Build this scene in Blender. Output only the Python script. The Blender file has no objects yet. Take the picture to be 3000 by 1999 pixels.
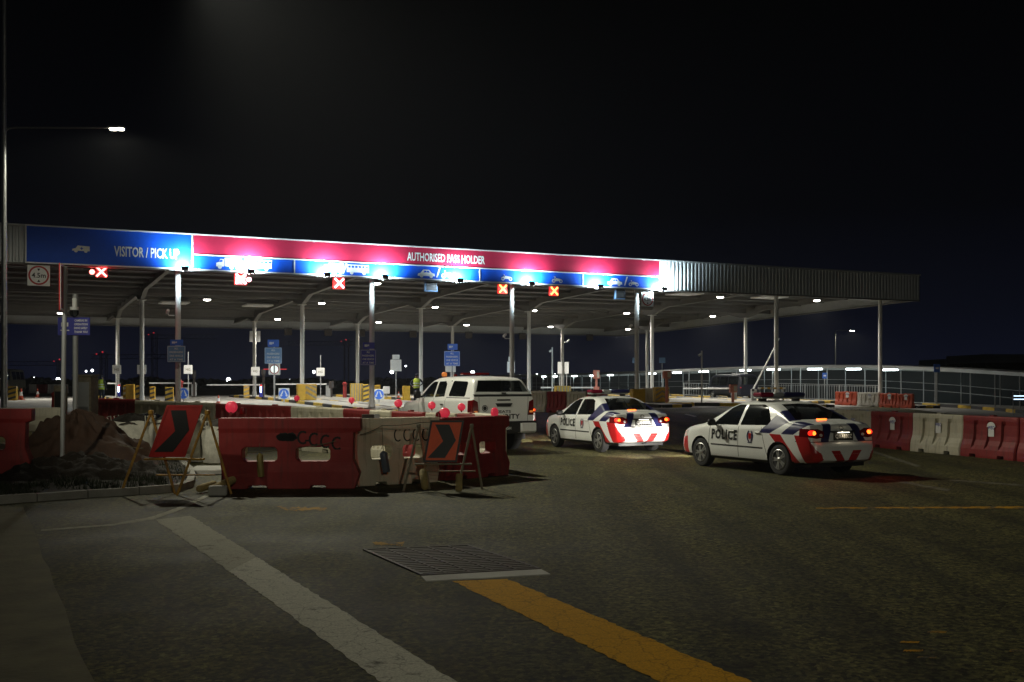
import bpy, bmesh, math, random
from mathutils import Vector, Matrix
random.seed(7)
PI = math.pi
SC = bpy.context.scene
COL = SC.collection
R = math.radians

# ------------------------------------------------------------------ camera
CAM_H = 1.9
cam_d = bpy.data.cameras.new('camera')
cam = bpy.data.objects.new('camera', cam_d)
COL.objects.link(cam)
cam.location = (0, 0, CAM_H)
cam.rotation_euler = (R(90), 0, 0)
cam_d.lens = 38.4
cam_d.sensor_width = 36.0
cam_d.shift_y = 0.0385
cam_d.clip_start = 0.1
cam_d.clip_end = 6000
SC.camera = cam

# ------------------------------------------------------------------ world: night sky
world = bpy.data.worlds.new('World')
SC.world = world
world.use_nodes = True
wn, wl = world.node_tree.nodes, world.node_tree.links
bg = wn['Background']
# night: clear dark zenith, town glow low on the horizon
geo = wn.new('ShaderNodeNewGeometry')
sep = wn.new('ShaderNodeSeparateXYZ')
wl.new(geo.outputs['Incoming'], sep.inputs[0])
mth = wn.new('ShaderNodeMath'); mth.operation = 'MULTIPLY'; mth.inputs[1].default_value = -1.0
wl.new(sep.outputs['Z'], mth.inputs[0])
rmp = wn.new('ShaderNodeValToRGB')
els = rmp.color_ramp.elements
els[0].position = 0.0; els[0].color = (0.0040, 0.0052, 0.0130, 1)
els[1].position = 0.34; els[1].color = (0.0004, 0.00045, 0.0006, 1)
e = els.new(0.06); e.color = (0.0026, 0.0032, 0.0072, 1)
e = els.new(0.15); e.color = (0.0009, 0.0011, 0.0021, 1)
wl.new(mth.outputs[0], rmp.inputs[0])
wl.new(rmp.outputs[0], bg.inputs[0])
bg.inputs[1].default_value = 1.0

# faint moon (the only distant source)
sun_d = bpy.data.lights.new('moon', 'SUN')
sun_d.energy = 0.004
sun_d.angle = R(0.5)
sun_d.color = (0.8, 0.88, 1.0)
sun = bpy.data.objects.new('moon', sun_d)
sun.rotation_euler = (R(50), 0, R(40))
COL.objects.link(sun)

SC.view_settings.view_transform = 'Standard'
SC.view_settings.look = 'None'
SC.view_settings.exposure = 0.0
SC.view_settings.gamma = 1.0
SC.view_settings.use_curve_mapping = False
SC.render.engine = 'CYCLES'
SC.cycles.use_denoising = True
try:
    SC.cycles.denoiser = 'OPENIMAGEDENOISE'
    SC.cycles.denoising_input_passes = 'RGB_ALBEDO_NORMAL'
    SC.cycles.denoising_prefilter = 'ACCURATE'
except Exception:
    pass
SC.cycles.use_light_tree = True
SC.cycles.max_bounces = 5
SC.cycles.diffuse_bounces = 2
SC.cycles.glossy_bounces = 3
SC.cycles.transmission_bounces = 4
SC.cycles.volume_bounces = 0
SC.cycles.transparent_max_bounces = 6
SC.cycles.caustics_reflective = False
SC.cycles.caustics_refractive = False
SC.cycles.sample_clamp_indirect = 3.0

# ------------------------------------------------------------------ survey helpers
F = 3200.0            # focal length in photo pixels
HX, HY = 1500.0, 1115.0

def clampf(v, a, b):
    return max(a, min(b, v))

def zg(x, y):
    """height of the ground: flat by the cars, a slow rise to the toll lanes, a fall to the right"""
    return 0.014 * clampf(y - 38, 0, 38) - 0.025 * clampf(x - 12, 0, 30) * clampf((y - 38) / 25, 0, 1)

def P(px, py, y):
    return Vector(((px - HX) / F * y, y, CAM_H - (py - HY) / F * y))

def G(px, py, dz=0.0):
    y = CAM_H * F / max(1.0, (py - HY))
    for _ in range(14):
        x = (px - HX) / F * y
        y = 0.5 * y + 0.5 * (CAM_H - zg(x, y) - dz) * F / max(1.0, (py - HY))
    x = (px - HX) / F * y
    return Vector((x, y, zg(x, y)))

def GX(px, y):
    x = (px - HX) / F * y
    return Vector((x, y, zg(x, y)))

TH = math.atan2(0.4289, 0.9033)
CO, SO = math.cos(TH), math.sin(TH)
ORG = Vector((-22.7, 50.9, 0))

def SD(s, d, z=None):
    """toll plaza grid: s along the canopy front, d behind it"""
    x = ORG.x + CO * s - SO * d
    y = ORG.y + SO * s + CO * d
    return Vector((x, y, zg(x, y) if z is None else z))

def s_at(px, d=0.0):
    k = (px - HX) / F
    ox, oy = ORG.x - SO * d, ORG.y + CO * d
    return (k * oy - ox) / (CO - k * SO)

# ------------------------------------------------------------------ materials
MATS = {}

def mat(name, col, rough=0.6, metal=0.0, var=0.12, scale=6.0, bump=0.0, bscale=40.0, emit=None, es=0.0,
        spec=0.5, coat=0.0, var_scale2=None, alpha=None, trans=0.0, dark=None):
    if name in MATS:
        return MATS[name]
    m = bpy.data.materials.new(name)
    m.use_nodes = True
    n, l = m.node_tree.nodes, m.node_tree.links
    b = n['Principled BSDF']
    b.inputs['Roughness'].default_value = rough
    b.inputs['Metallic'].default_value = metal
    b.inputs['Specular IOR Level'].default_value = spec
    b.inputs['Coat Weight'].default_value = coat
    tc = n.new('ShaderNodeTexCoord')
    nz = n.new('ShaderNodeTexNoise')
    nz.inputs['Scale'].default_value = scale
    nz.inputs['Detail'].default_value = 6
    nz.inputs['Roughness'].default_value = 0.65
    l.new(tc.outputs['Object'], nz.inputs['Vector'])
    rp = n.new('ShaderNodeValToRGB')
    c0 = dark if dark else tuple(c * (1 - var) for c in col)
    c1 = tuple(min(1, c * (1 + var)) for c in col)
    rp.color_ramp.elements[0].position = 0.3
    rp.color_ramp.elements[1].position = 0.7
    rp.color_ramp.elements[0].color = (*c0, 1)
    rp.color_ramp.elements[1].color = (*c1, 1)
    l.new(nz.outputs['Fac'], rp.inputs[0])
    l.new(rp.outputs[0], b.inputs['Base Color'])
    if bump > 0:
        nb = n.new('ShaderNodeTexNoise')
        nb.inputs['Scale'].default_value = bscale
        nb.inputs['Detail'].default_value = 4
        l.new(tc.outputs['Object'], nb.inputs['Vector'])
        bp = n.new('ShaderNodeBump')
        bp.inputs['Strength'].default_value = bump
        bp.inputs['Distance'].default_value = 0.02
        l.new(nb.outputs['Fac'], bp.inputs['Height'])
        l.new(bp.outputs[0], b.inputs['Normal'])
    if emit:
        b.inputs['Emission Color'].default_value = (*emit, 1)
        b.inputs['Emission Strength'].default_value = es
    if trans:
        b.inputs['Transmission Weight'].default_value = trans
    MATS[name] = m
    return m

def asphalt_mat():
    m = bpy.data.materials.new('asphalt'); m.use_nodes = True
    n, l = m.node_tree.nodes, m.node_tree.links
    b = n['Principled BSDF']
    tc = n.new('ShaderNodeTexCoord')
    def noise(scale, detail=5, rough=0.6):
        z = n.new('ShaderNodeTexNoise')
        z.inputs['Scale'].default_value = scale
        z.inputs['Detail'].default_value = detail
        z.inputs['Roughness'].default_value = rough
        l.new(tc.outputs['Object'], z.inputs['Vector'])
        return z
    def ramp(src, p0, c0, p1, c1):
        r = n.new('ShaderNodeValToRGB')
        r.color_ramp.elements[0].position = p0; r.color_ramp.elements[1].position = p1
        r.color_ramp.elements[0].color = (*c0, 1); r.color_ramp.elements[1].color = (*c1, 1)
        l.new(src, r.inputs[0])
        return r
    def mix(a, c, t, f=1.0):
        x = n.new('ShaderNodeMixRGB'); x.blend_type = t; x.inputs[0].default_value = f
        l.new(a, x.inputs[1]); l.new(c, x.inputs[2])
        return x
    agg = noise(15, 7, 0.95)
    big = noise(0.35, 5, 0.6)
    mid = noise(4.0, 5, 0.7)
    r1 = ramp(agg.outputs['Fac'], 0.41, (0.008, 0.0076, 0.0035), 0.59, (0.108, 0.102, 0.040))
    r2 = ramp(big.outputs['Fac'], 0.3, (0.72, 0.72, 0.72), 0.75, (1.22, 1.2, 1.15))
    r3 = ramp(mid.outputs['Fac'], 0.3, (0.8, 0.8, 0.8), 0.7, (1.15, 1.15, 1.15))
    # pale stone chips worn to the surface
    vo = n.new('ShaderNodeTexVoronoi'); vo.inputs['Scale'].default_value = 22
    l.new(tc.outputs['Object'], vo.inputs['Vector'])
    r4 = ramp(vo.outputs['Color'], 0.80, (0, 0, 0), 0.97, (0.16, 0.15, 0.075))
    x = mix(r1.outputs[0], r2.outputs[0], 'MULTIPLY')
    x = mix(x.outputs[0], r3.outputs[0], 'MULTIPLY')
    vs_ = n.new('ShaderNodeTexVoronoi'); vs_.inputs['Scale'].default_value = 27
    l.new(tc.outputs['Object'], vs_.inputs['Vector'])
    r6 = ramp(vs_.outputs['Color'], 0.15, (0.22, 0.22, 0.20), 0.85, (1.95, 1.93, 1.7))
    x = mix(x.outputs[0], r6.outputs[0], 'MULTIPLY')
    x = mix(x.outputs[0], r4.outputs[0], 'ADD', 0.45)
    # tyre paths and stains along the way the traffic runs
    mp = n.new('ShaderNodeMapping'); mp.inputs['Rotation'].default_value = (0, 0, R(-26)); mp.inputs['Scale'].default_value = (1.3, 0.07, 1)
    l.new(tc.outputs['Object'], mp.inputs['Vector'])
    tz = n.new('ShaderNodeTexNoise'); tz.inputs['Scale'].default_value = 1.0; tz.inputs['Detail'].default_value = 5; tz.inputs['Roughness'].default_value = 0.6
    l.new(mp.outputs[0], tz.inputs['Vector'])
    r7 = ramp(tz.outputs['Fac'], 0.36, (0.52, 0.52, 0.52), 0.62, (1.22, 1.21, 1.15))
    x = mix(x.outputs[0], r7.outputs[0], 'MULTIPLY')
    st = noise(0.9, 3, 0.5)
    r8 = ramp(st.outputs['Fac'], 0.30, (0.5, 0.5, 0.5), 0.37, (1, 1, 1))
    x = mix(x.outputs[0], r8.outputs[0], 'MULTIPLY')
    pt = n.new('ShaderNodeTexVoronoi'); pt.inputs['Scale'].default_value = 0.16
    l.new(tc.outputs['Object'], pt.inputs['Vector'])
    r9 = ramp(pt.outputs['Color'], 0.2, (0.86, 0.86, 0.86), 0.8, (1.1, 1.1, 1.1))
    x = mix(x.outputs[0], r9.outputs[0], 'MULTIPLY')
    # thin sealed cracks
    vc = n.new('ShaderNodeTexVoronoi'); vc.feature = 'DISTANCE_TO_EDGE'; vc.inputs['Scale'].default_value = 0.22
    wv = n.new('ShaderNodeMixRGB'); wv.inputs[0].default_value = 0.10
    nw = noise(1.4, 4)
    l.new(tc.outputs['Object'], wv.inputs[1]); l.new(nw.outputs['Color'], wv.inputs[2])
    l.new(wv.outputs[0], vc.inputs['Vector'])
    r5 = ramp(vc.outputs['Distance'], 0.0, (0.55, 0.55, 0.55), 0.006, (1, 1, 1))
    x = mix(x.outputs[0], r5.outputs[0], 'MULTIPLY')
    l.new(x.outputs[0], b.inputs['Base Color'])
    rr = ramp(big.outputs['Fac'], 0.3, (0.62,) * 3, 0.7, (0.85,) * 3)
    l.new(rr.outputs[0], b.inputs['Roughness'])
    b.inputs['Specular IOR Level'].default_value = 0.16
    bp = n.new('ShaderNodeBump'); bp.inputs['Strength'].default_value = 0.8; bp.inputs['Distance'].default_value = 0.012
    l.new(agg.outputs['Fac'], bp.inputs['Height'])
    l.new(bp.outputs[0], b.inputs['Normal'])
    MATS['asphalt'] = m
    return m

def worn_paint(name, col, amount=0.45, scale=7.0):
    """road paint with bare road showing where it has worn through"""
    m = bpy.data.materials.new(name); m.use_nodes = True
    n, l = m.node_tree.nodes, m.node_tree.links
    b = n['Principled BSDF']
    tc = n.new('ShaderNodeTexCoord')
    def noise(scale, detail=6, rough=0.7):
        z = n.new('ShaderNodeTexNoise')
        z.inputs['Scale'].default_value = scale; z.inputs['Detail'].default_value = detail
        z.inputs['Roughness'].default_value = rough
        l.new(tc.outputs['Object'], z.inputs['Vector'])
        return z
    a = noise(scale); g = noise(60, 3)
    r = n.new('ShaderNodeValToRGB')
    r.color_ramp.elements[0].position = amount - 0.03; r.color_ramp.elements[1].position = amount + 0.06
    r.color_ramp.elements[0].color = (0.085, 0.08, 0.062, 1); r.color_ramp.elements[1].color = (*col, 1)
    l.new(a.outputs['Fac'], r.inputs[0])
    r2 = n.new('ShaderNodeValToRGB')
    r2.color_ramp.elements[0].position = 0.3; r2.color_ramp.elements[1].position = 0.65
    r2.color_ramp.elements[0].color = (0.55, 0.55, 0.55, 1); r2.color_ramp.elements[1].color = (1.05, 1.05, 1.05, 1)
    l.new(g.outputs['Fac'], r2.inputs[0])
    x = n.new('ShaderNodeMixRGB'); x.blend_type = 'MULTIPLY'; x.inputs[0].default_value = 1
    l.new(r.outputs[0], x.inputs[1]); l.new(r2.outputs[0], x.inputs[2])
    vc = n.new('ShaderNodeTexVoronoi'); vc.feature = 'DISTANCE_TO_EDGE'; vc.inputs['Scale'].default_value = 5.5
    wv = n.new('ShaderNodeMixRGB'); wv.inputs[0].default_value = 0.12
    nw = noise(5.0, 4)
    l.new(tc.outputs['Object'], wv.inputs[1]); l.new(nw.outputs['Color'], wv.inputs[2])
    l.new(wv.outputs[0], vc.inputs['Vector'])
    rc = n.new('ShaderNodeValToRGB')
    rc.color_ramp.elements[0].position = 0.0; rc.color_ramp.elements[1].position = 0.03
    rc.color_ramp.elements[0].color = (0.35, 0.35, 0.35, 1); rc.color_ramp.elements[1].color = (1, 1, 1, 1)
    l.new(vc.outputs['Distance'], rc.inputs[0])
    y = n.new('ShaderNodeMixRGB'); y.blend_type = 'MULTIPLY'; y.inputs[0].default_value = 0.8
    l.new(x.outputs[0], y.inputs[1]); l.new(rc.outputs[0], y.inputs[2])
    l.new(y.outputs[0], b.inputs['Base Color'])
    b.inputs['Roughness'].default_value = 0.8
    b.inputs['Specular IOR Level'].default_value = 0.12
    bp = n.new('ShaderNodeBump'); bp.inputs['Strength'].default_value = 0.5; bp.inputs['Distance'].default_value = 0.01
    l.new(g.outputs['Fac'], bp.inputs['Height']); l.new(bp.outputs[0], b.inputs['Normal'])
    MATS[name] = m
    return m

def emitter(name, col, s):
    return mat(name, tuple(c * 0.5 for c in col), 0.4, emit=col, es=s, var=0.02)

asphalt_mat()
worn_paint('white_road_paint', (0.60, 0.58, 0.48), 0.36, 2.0)
worn_paint('ghost_road_paint', (0.17, 0.16, 0.115), 0.50, 5.0)
worn_paint('yellow_road_paint', (0.60, 0.30, 0.006), 0.30, 3.5)
worn_paint('faded_road_paint', (0.42, 0.40, 0.31), 0.36, 2.5)
worn_paint('faded_yellow_paint', (0.44, 0.23, 0.012), 0.46, 4.0)
mat('concrete', (0.34, 0.33, 0.30), 0.85, var=0.2, scale=1.5, bump=0.3, bscale=30)
mat('old_concrete', (0.125, 0.112, 0.060), 0.9, var=0.3, scale=2.2, bump=0.5, bscale=25)
mat('kerb_concrete', (0.26, 0.25, 0.22), 0.9, var=0.25, scale=3, bump=0.4)
mat('kerb_yellow', (0.55, 0.36, 0.03), 0.7, var=0.3, scale=5)
mat('kerb_black', (0.03, 0.03, 0.032), 0.7, var=0.3, scale=5)
mat('kerb_white', (0.6, 0.58, 0.5), 0.7, var=0.2, scale=5)
mat('soil', (0.013, 0.0085, 0.0045), 0.95, var=0.4, scale=6, bump=0.8, bscale=18)
mat('tarpaulin', (0.042, 0.019, 0.009), 0.8, var=0.3, scale=4, bump=0.3, bscale=12)
mat('dark_tarp', (0.012, 0.013, 0.016), 0.4, var=0.3, scale=4, bump=0.4, bscale=10)
mat('bag_fabric', (0.55, 0.53, 0.45), 0.65, var=0.25, scale=5, bump=0.5, bscale=14)
mat('grass_blade', (0.022, 0.030, 0.011), 0.8, var=0.4, scale=3)
mat('steel_grey', (0.33, 0.34, 0.34), 0.5, 0.2, var=0.08, scale=3)
mat('galvanised', (0.36, 0.37, 0.37), 0.42, 0.7, var=0.15, scale=8)
mat('column_paint', (0.62, 0.62, 0.59), 0.5, var=0.08, scale=2)
mat('beam_paint', (0.14, 0.135, 0.125), 0.6, var=0.1, scale=2)
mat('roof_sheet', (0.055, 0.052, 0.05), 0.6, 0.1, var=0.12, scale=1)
mat('fascia_sheet', (0.46, 0.48, 0.48), 0.45, 0.2, var=0.08, scale=1)
mat('sign_blue', (0.007, 0.095, 0.66), 0.5, var=0.05, spec=0.2)
mat('sign_red', (0.44, 0.016, 0.055), 0.45, var=0.05)
mat('sign_white', (0.78, 0.78, 0.76), 0.45, var=0.05)
mat('sign_black', (0.012, 0.012, 0.012), 0.5, var=0.1)
mat('sign_ring_red', (0.42, 0.02, 0.02), 0.5, var=0.05)
mat('info_blue', (0.035, 0.13, 0.56), 0.5, var=0.08)
mat('info_navy', (0.03, 0.035, 0.30), 0.5, var=0.08)
mat('info_grey_blue', (0.12, 0.24, 0.44), 0.5, var=0.08)
mat('dark_metal', (0.03, 0.03, 0.033), 0.5, 0.3, var=0.1)
mat('black_plastic', (0.015, 0.015, 0.016), 0.45, var=0.2)
mat('yellow_paint', (0.48, 0.28, 0.015), 0.55, var=0.15, scale=4)
mat('stand_yellow', (0.46, 0.24, 0.02), 0.6, var=0.35, scale=9, dark=(0.2, 0.11, 0.03))
mat('stand_grey', (0.22, 0.19, 0.13), 0.6, var=0.3, scale=9)
mat('plastic_red', (0.19, 0.012, 0.012), 0.55, var=0.22, scale=2.2, bump=0.12, bscale=30, dark=(0.11, 0.008, 0.008))
mat('plastic_cream', (0.48, 0.43, 0.31), 0.55, var=0.18, scale=2.2, bump=0.12, bscale=30, dark=(0.30, 0.27, 0.19))
mat('plastic_white', (0.62, 0.60, 0.53), 0.55, var=0.18, scale=2.2, bump=0.12, bscale=30, dark=(0.42, 0.40, 0.34))
def weathered(name, col, faded, dirt):
    m = bpy.data.materials.new(name); m.use_nodes = True
    n, l = m.node_tree.nodes, m.node_tree.links
    b = n['Principled BSDF']; tc = n.new('ShaderNodeTexCoord'); oi = n.new('ShaderNodeObjectInfo')
    ad = n.new('ShaderNodeVectorMath'); ad.operation = 'ADD'
    sc = n.new('ShaderNodeVectorMath'); sc.operation = 'SCALE'; sc.inputs['Scale'].default_value = 37.0
    cb = n.new('ShaderNodeCombineXYZ')
    l.new(oi.outputs['Random'], cb.inputs[0]); l.new(oi.outputs['Random'], cb.inputs[1])
    l.new(cb.outputs[0], sc.inputs[0]); l.new(tc.outputs['Object'], ad.inputs[0]); l.new(sc.outputs[0], ad.inputs[1])
    def layer(scale, vec, p0, p1, c, prev, fac):
        mp = n.new('ShaderNodeMapping'); mp.inputs['Scale'].default_value = vec
        l.new(ad.outputs[0], mp.inputs['Vector'])
        z = n.new('ShaderNodeTexNoise'); z.inputs['Scale'].default_value = scale; z.inputs['Detail'].default_value = 6; z.inputs['Roughness'].default_value = 0.7
        l.new(mp.outputs[0], z.inputs['Vector'])
        r = n.new('ShaderNodeMapRange'); r.inputs[1].default_value = p0; r.inputs[2].default_value = p1; r.inputs[4].default_value = fac
        l.new(z.outputs['Fac'], r.inputs[0])
        x = n.new('ShaderNodeMixRGB'); x.inputs[2].default_value = (*c, 1)
        l.new(r.outputs[0], x.inputs[0])
        if isinstance(prev, tuple): x.inputs[1].default_value = (*prev, 1)
        else: l.new(prev, x.inputs[1])
        return x.outputs[0], z
    o, _ = layer(1.3, (1, 1, 1), 0.42, 0.66, faded, col, 0.8)
    o, _ = layer(7.0, (1.6, 1.6, 0.16), 0.52, 0.74, dirt, o, 0.75)          # rain streaks
    o, _ = layer(3.0, (0.35, 0.35, 3.2), 0.60, 0.68, faded, o, 0.7)          # scrapes
    o, z = layer(22.0, (1, 1, 1), 0.62, 0.72, dirt, o, 0.6)
    l.new(o, b.inputs['Base Color']); b.inputs['Roughness'].default_value = 0.58; b.inputs['Specular IOR Level'].default_value = 0.35
    bp = n.new('ShaderNodeBump'); bp.inputs['Strength'].default_value = 0.15; bp.inputs['Distance'].default_value = 0.01
    l.new(z.outputs['Fac'], bp.inputs['Height']); l.new(bp.outputs[0], b.inputs['Normal'])
    MATS[name] = m
for k_ in ('plastic_red', 'plastic_cream', 'plastic_white'): MATS.pop(k_)
weathered('plastic_red', (0.21, 0.012, 0.012), (0.27, 0.035, 0.032), (0.055, 0.022, 0.018))
weathered('plastic_cream', (0.50, 0.46, 0.34), (0.58, 0.55, 0.45), (0.16, 0.14, 0.10))
weathered('plastic_white', (0.62, 0.60, 0.53), (0.70, 0.69, 0.64), (0.22, 0.20, 0.16))
mat('plastic_orange', (0.50, 0.075, 0.03), 0.5, var=0.2, scale=2.2)
mat('salmon', (0.58, 0.20, 0.14), 0.5, var=0.1)
mat('disc_red', (0.62, 0.03, 0.06), 0.35, var=0.1, emit=(1.0, 0.05, 0.10), es=0.30)  # reflector discs are given a small glow of their own
mat('chevron_orange', (0.98, 0.105, 0.012), 0.5, var=0.12, scale=5)
mat('chevron_red', (0.42, 0.016, 0.012), 0.45, var=0.2, scale=5)
mat('vinyl_black', (0.008, 0.009, 0.009), 0.5, var=0.2)
mat('spray_black', (0.006, 0.006, 0.006), 0.8, var=0.3)
mat('rope', (0.10, 0.085, 0.05), 0.9, var=0.3)
mat('car_white', (0.80, 0.81, 0.79), 0.28, var=0.03, coat=0.5, scale=2)
mat('car_blue', (0.016, 0.018, 0.085), 0.3, var=0.05, coat=0.4)
mat('car_red', (0.42, 0.012, 0.014), 0.3, var=0.05, coat=0.4)
mat('car_seam', (0.02, 0.02, 0.02), 0.6, var=0.1)
mat('car_glass', (0.010, 0.012, 0.014), 0.06, var=0.05, spec=0.8)
def see_through(m, f):
    n, l = m.node_tree.nodes, m.node_tree.links
    tr = n.new('ShaderNodeBsdfTransparent'); tr.inputs[0].default_value = (0.62, 0.66, 0.66, 1)
    mx = n.new('ShaderNodeMixShader'); mx.inputs[0].default_value = f
    l.new(n['Principled BSDF'].outputs[0], mx.inputs[1]); l.new(tr.outputs[0], mx.inputs[2])
    l.new(mx.outputs[0], n['Material Output'].inputs['Surface'])
see_through(MATS['car_glass'], 0.55)
mat('tyre', (0.016, 0.016, 0.016), 0.85, var=0.2, scale=12)
mat('rim_alloy', (0.42, 0.42, 0.41), 0.35, 0.7, var=0.1)
mat('tail_red', (0.13, 0.003, 0.004), 0.15, var=0.1, coat=0.6)
mat('chrome', (0.6, 0.6, 0.6), 0.15, 1.0, var=0.05)
mat('lamp_clear', (0.65, 0.65, 0.65), 0.15, var=0.1, coat=0.5)
mat('navy_paint', (0.006, 0.008, 0.018), 0.35, var=0.1, coat=0.3)
mat('skin', (0.16, 0.085, 0.055), 0.6, var=0.1)
mat('cloth_dark', (0.012, 0.013, 0.022), 0.9, var=0.2)
mat('vest_yellow', (0.34, 0.42, 0.03), 0.7, var=0.2)
mat('vest_strip', (0.6, 0.62, 0.6), 0.4, var=0.1)
mat('tree_dark', (0.02, 0.03, 0.014), 0.9, var=0.4)
mat('building_grey', (0.30, 0.32, 0.32), 0.8, var=0.1)
mat('rust', (0.045, 0.036, 0.032), 0.7, 0.4, var=0.4, scale=9)
emitter('led_white', (1.0, 0.95, 0.86), 30)
emitter('led_cool', (0.86, 1.0, 1.0), 14)
emitter('street_led', (1.0, 0.93, 0.76), 60)
emitter('flood_lens', (0.85, 0.95, 1.0), 40)
emitter('signal_red', (1.0, 0.10, 0.09), 14)
emitter('signal_pink', (1.0, 0.30, 0.34), 9)
emitter('signal_amber', (1.0, 0.26, 0.06), 7)
emitter('signal_red_back', (0.8, 0.02, 0.015), 1.1)
emitter('brake_hot', (1.0, 0.13, 0.015), 5)
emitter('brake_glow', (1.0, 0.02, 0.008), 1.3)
emitter('amber_lamp', (1.0, 0.30, 0.06), 0.35)
emitter('far_white', (0.92, 0.97, 1.0), 12)
emitter('far_red', (1.0, 0.05, 0.06), 0.5)
emitter('boom_led', (0.55, 0.72, 1.0), 7)
mat('bar_red', (0.20, 0.006, 0.03), 0.25, var=.05)
emitter('sign_ring_led', (0.9, 1.0, 0.95), 1.0)
emitter('tube_blue', (0.55, 0.75, 1.0), 2.5)
emitter('cabin_light', (1.0, 0.95, 0.8), 4)
emitter('head_lamp', (1.0, 0.97, 0.9), 12)

# ------------------------------------------------------------------ mesh builder
class MB:
    def __init__(self):
        self.v = []; self.f = []; self.m = []
    def add(self, vs, fs, m=0):
        o = len(self.v)
        self.v += [tuple(p) for p in vs]
        self.f += [tuple(i + o for i in f) for f in fs]
        self.m += [m] * len(fs)
        return self
    def box(self, c, s, rz=0.0, m=0, ry=0.0, rx=0.0, taper=1.0):
        hx, hy, hz = s[0] / 2, s[1] / 2, s[2] / 2
        M = Matrix.Rotation(rz, 3, 'Z') @ Matrix.Rotation(ry, 3, 'Y') @ Matrix.Rotation(rx, 3, 'X')
        vs = []
        for z in (-1, 1):
            t = taper if z > 0 else 1.0
            for x, y in ((-1, -1), (1, -1), (1, 1), (-1, 1)):
                vs.append(Vector(c) + M @ Vector((x * hx * t, y * hy * t, z * hz)))
        return self.add(vs, [(3, 2, 1, 0), (4, 5, 6, 7), (0, 1, 5, 4), (1, 2, 6, 5), (2, 3, 7, 6), (3, 0, 4, 7)], m)
    def rbox(self, c, s, b=0.01, rz=0.0, m=0, ry=0.0, rx=0.0):
        """box with chamfered edges"""
        h = [s[0] / 2, s[1] / 2, s[2] / 2]
        b = min(b, min(h) * 0.9)
        M = Matrix.Rotation(rz, 3, 'Z') @ Matrix.Rotation(ry, 3, 'Y') @ Matrix.Rotation(rx, 3, 'X')
        bm = bmesh.new()
        bmesh.ops.create_cube(bm, size=1)
        for v in bm.verts:
            v.co = Vector((v.co.x * s[0], v.co.y * s[1], v.co.z * s[2]))
        bmesh.ops.bevel(bm, geom=list(bm.edges), offset=b, segments=1, affect='EDGES')
        bm.verts.index_update()
        self.add([Vector(c) + M @ v.co for v in bm.verts], [[v.index for v in f.verts] for f in bm.faces], m)
        bm.free()
        return self
    def cyl(self, p0, p1, r0, r1=None, n=12, m=0, cap=True):
        p0, p1 = Vector(p0), Vector(p1)
        r1 = r0 if r1 is None else r1
        d = (p1 - p0).normalized()
        a = d.orthogonal().normalized(); b = d.cross(a)
        vs = []
        for p, r in ((p0, r0), (p1, r1)):
            for i in range(n):
                t = 2 * PI * i / n
                vs.append(p + a * (r * math.cos(t)) + b * (r * math.sin(t)))
        fs = [(i, (i + 1) % n, n + (i + 1) % n, n + i) for i in range(n)]
        if cap:
            fs += [tuple(range(n - 1, -1, -1)), tuple(range(n, 2 * n))]
        return self.add(vs, fs, m)
    def tube(self, pts, r, n=8, m=0, closed=False):
        pts = [Vector(p) for p in pts]
        rings = []
        up = None
        for i, p in enumerate(pts):
            d = (pts[min(i + 1, len(pts) - 1)] - pts[max(i - 1, 0)]).normalized()
            if up is None:
                up = d.orthogonal().normalized()
            a = (up - d * up.dot(d))
            a = a.normalized() if a.length > 1e-6 else d.orthogonal().normalized()
            up = a
            b = d.cross(a)
            rr = r[i] if isinstance(r, (list, tuple)) else r
            rings.append([p + a * (rr * math.cos(2 * PI * k / n)) + b * (rr * math.sin(2 * PI * k / n)) for k in range(n)])
        vs = [q for g in rings for q in g]
        fs = []
        for i in range(len(pts) - 1):
            for k in range(n):
                fs.append((i * n + k, i * n + (k + 1) % n, (i + 1) * n + (k + 1) % n, (i + 1) * n + k))
        fs += [tuple(range(n - 1, -1, -1)), tuple(range((len(pts) - 1) * n, len(pts) * n))]
        return self.add(vs, fs, m)
    def lathe(self, prof, c=(0, 0, 0), axis='Z', n=20, m=0):
        """prof: list of (radius, height) along the axis"""
        vs = []
        for r, h in prof:
            for k in range(n):
                t = 2 * PI * k / n
                q = (r * math.cos(t), r * math.sin(t), h)
                if axis == 'Y':
                    q = (q[0], q[2], q[1])
                elif axis == 'X':
                    q = (q[2], q[0], q[1])
                vs.append(Vector(c) + Vector(q))
        fs = []
        for i in range(len(prof) - 1):
            for k in range(n):
                fs.append((i * n + k, i * n + (k + 1) % n, (i + 1) * n + (k + 1) % n, (i + 1) * n + k))
        fs += [tuple(range(n - 1, -1, -1)), tuple(range((len(prof) - 1) * n, len(prof) * n))]
        return self.add(vs, fs, m)
    def prism(self, poly, y0, y1, m=0, plane='XZ'):
        """2D outline extruded: plane XZ along y, XY along z, YZ along x"""
        n = len(poly)
        def at(p, t):
            return {'XZ': (p[0], t, p[1]), 'XY': (p[0], p[1], t), 'YZ': (t, p[0], p[1])}[plane]
        vs = [at(p, y0) for p in poly] + [at(p, y1) for p in poly]
        fs = [tuple(range(n)), tuple(range(2 * n - 1, n - 1, -1))]
        fs += [(i, n + i, n + (i + 1) % n, (i + 1) % n) for i in range(n)]
        return self.add(vs, fs, m)
    def disc(self, c, r, y, n=24, m=0, t=0.004):
        return self.prism([(c[0] + r * math.cos(2 * PI * k / n), c[1] + r * math.sin(2 * PI * k / n)) for k in range(n)], y - t, y, m)
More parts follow.
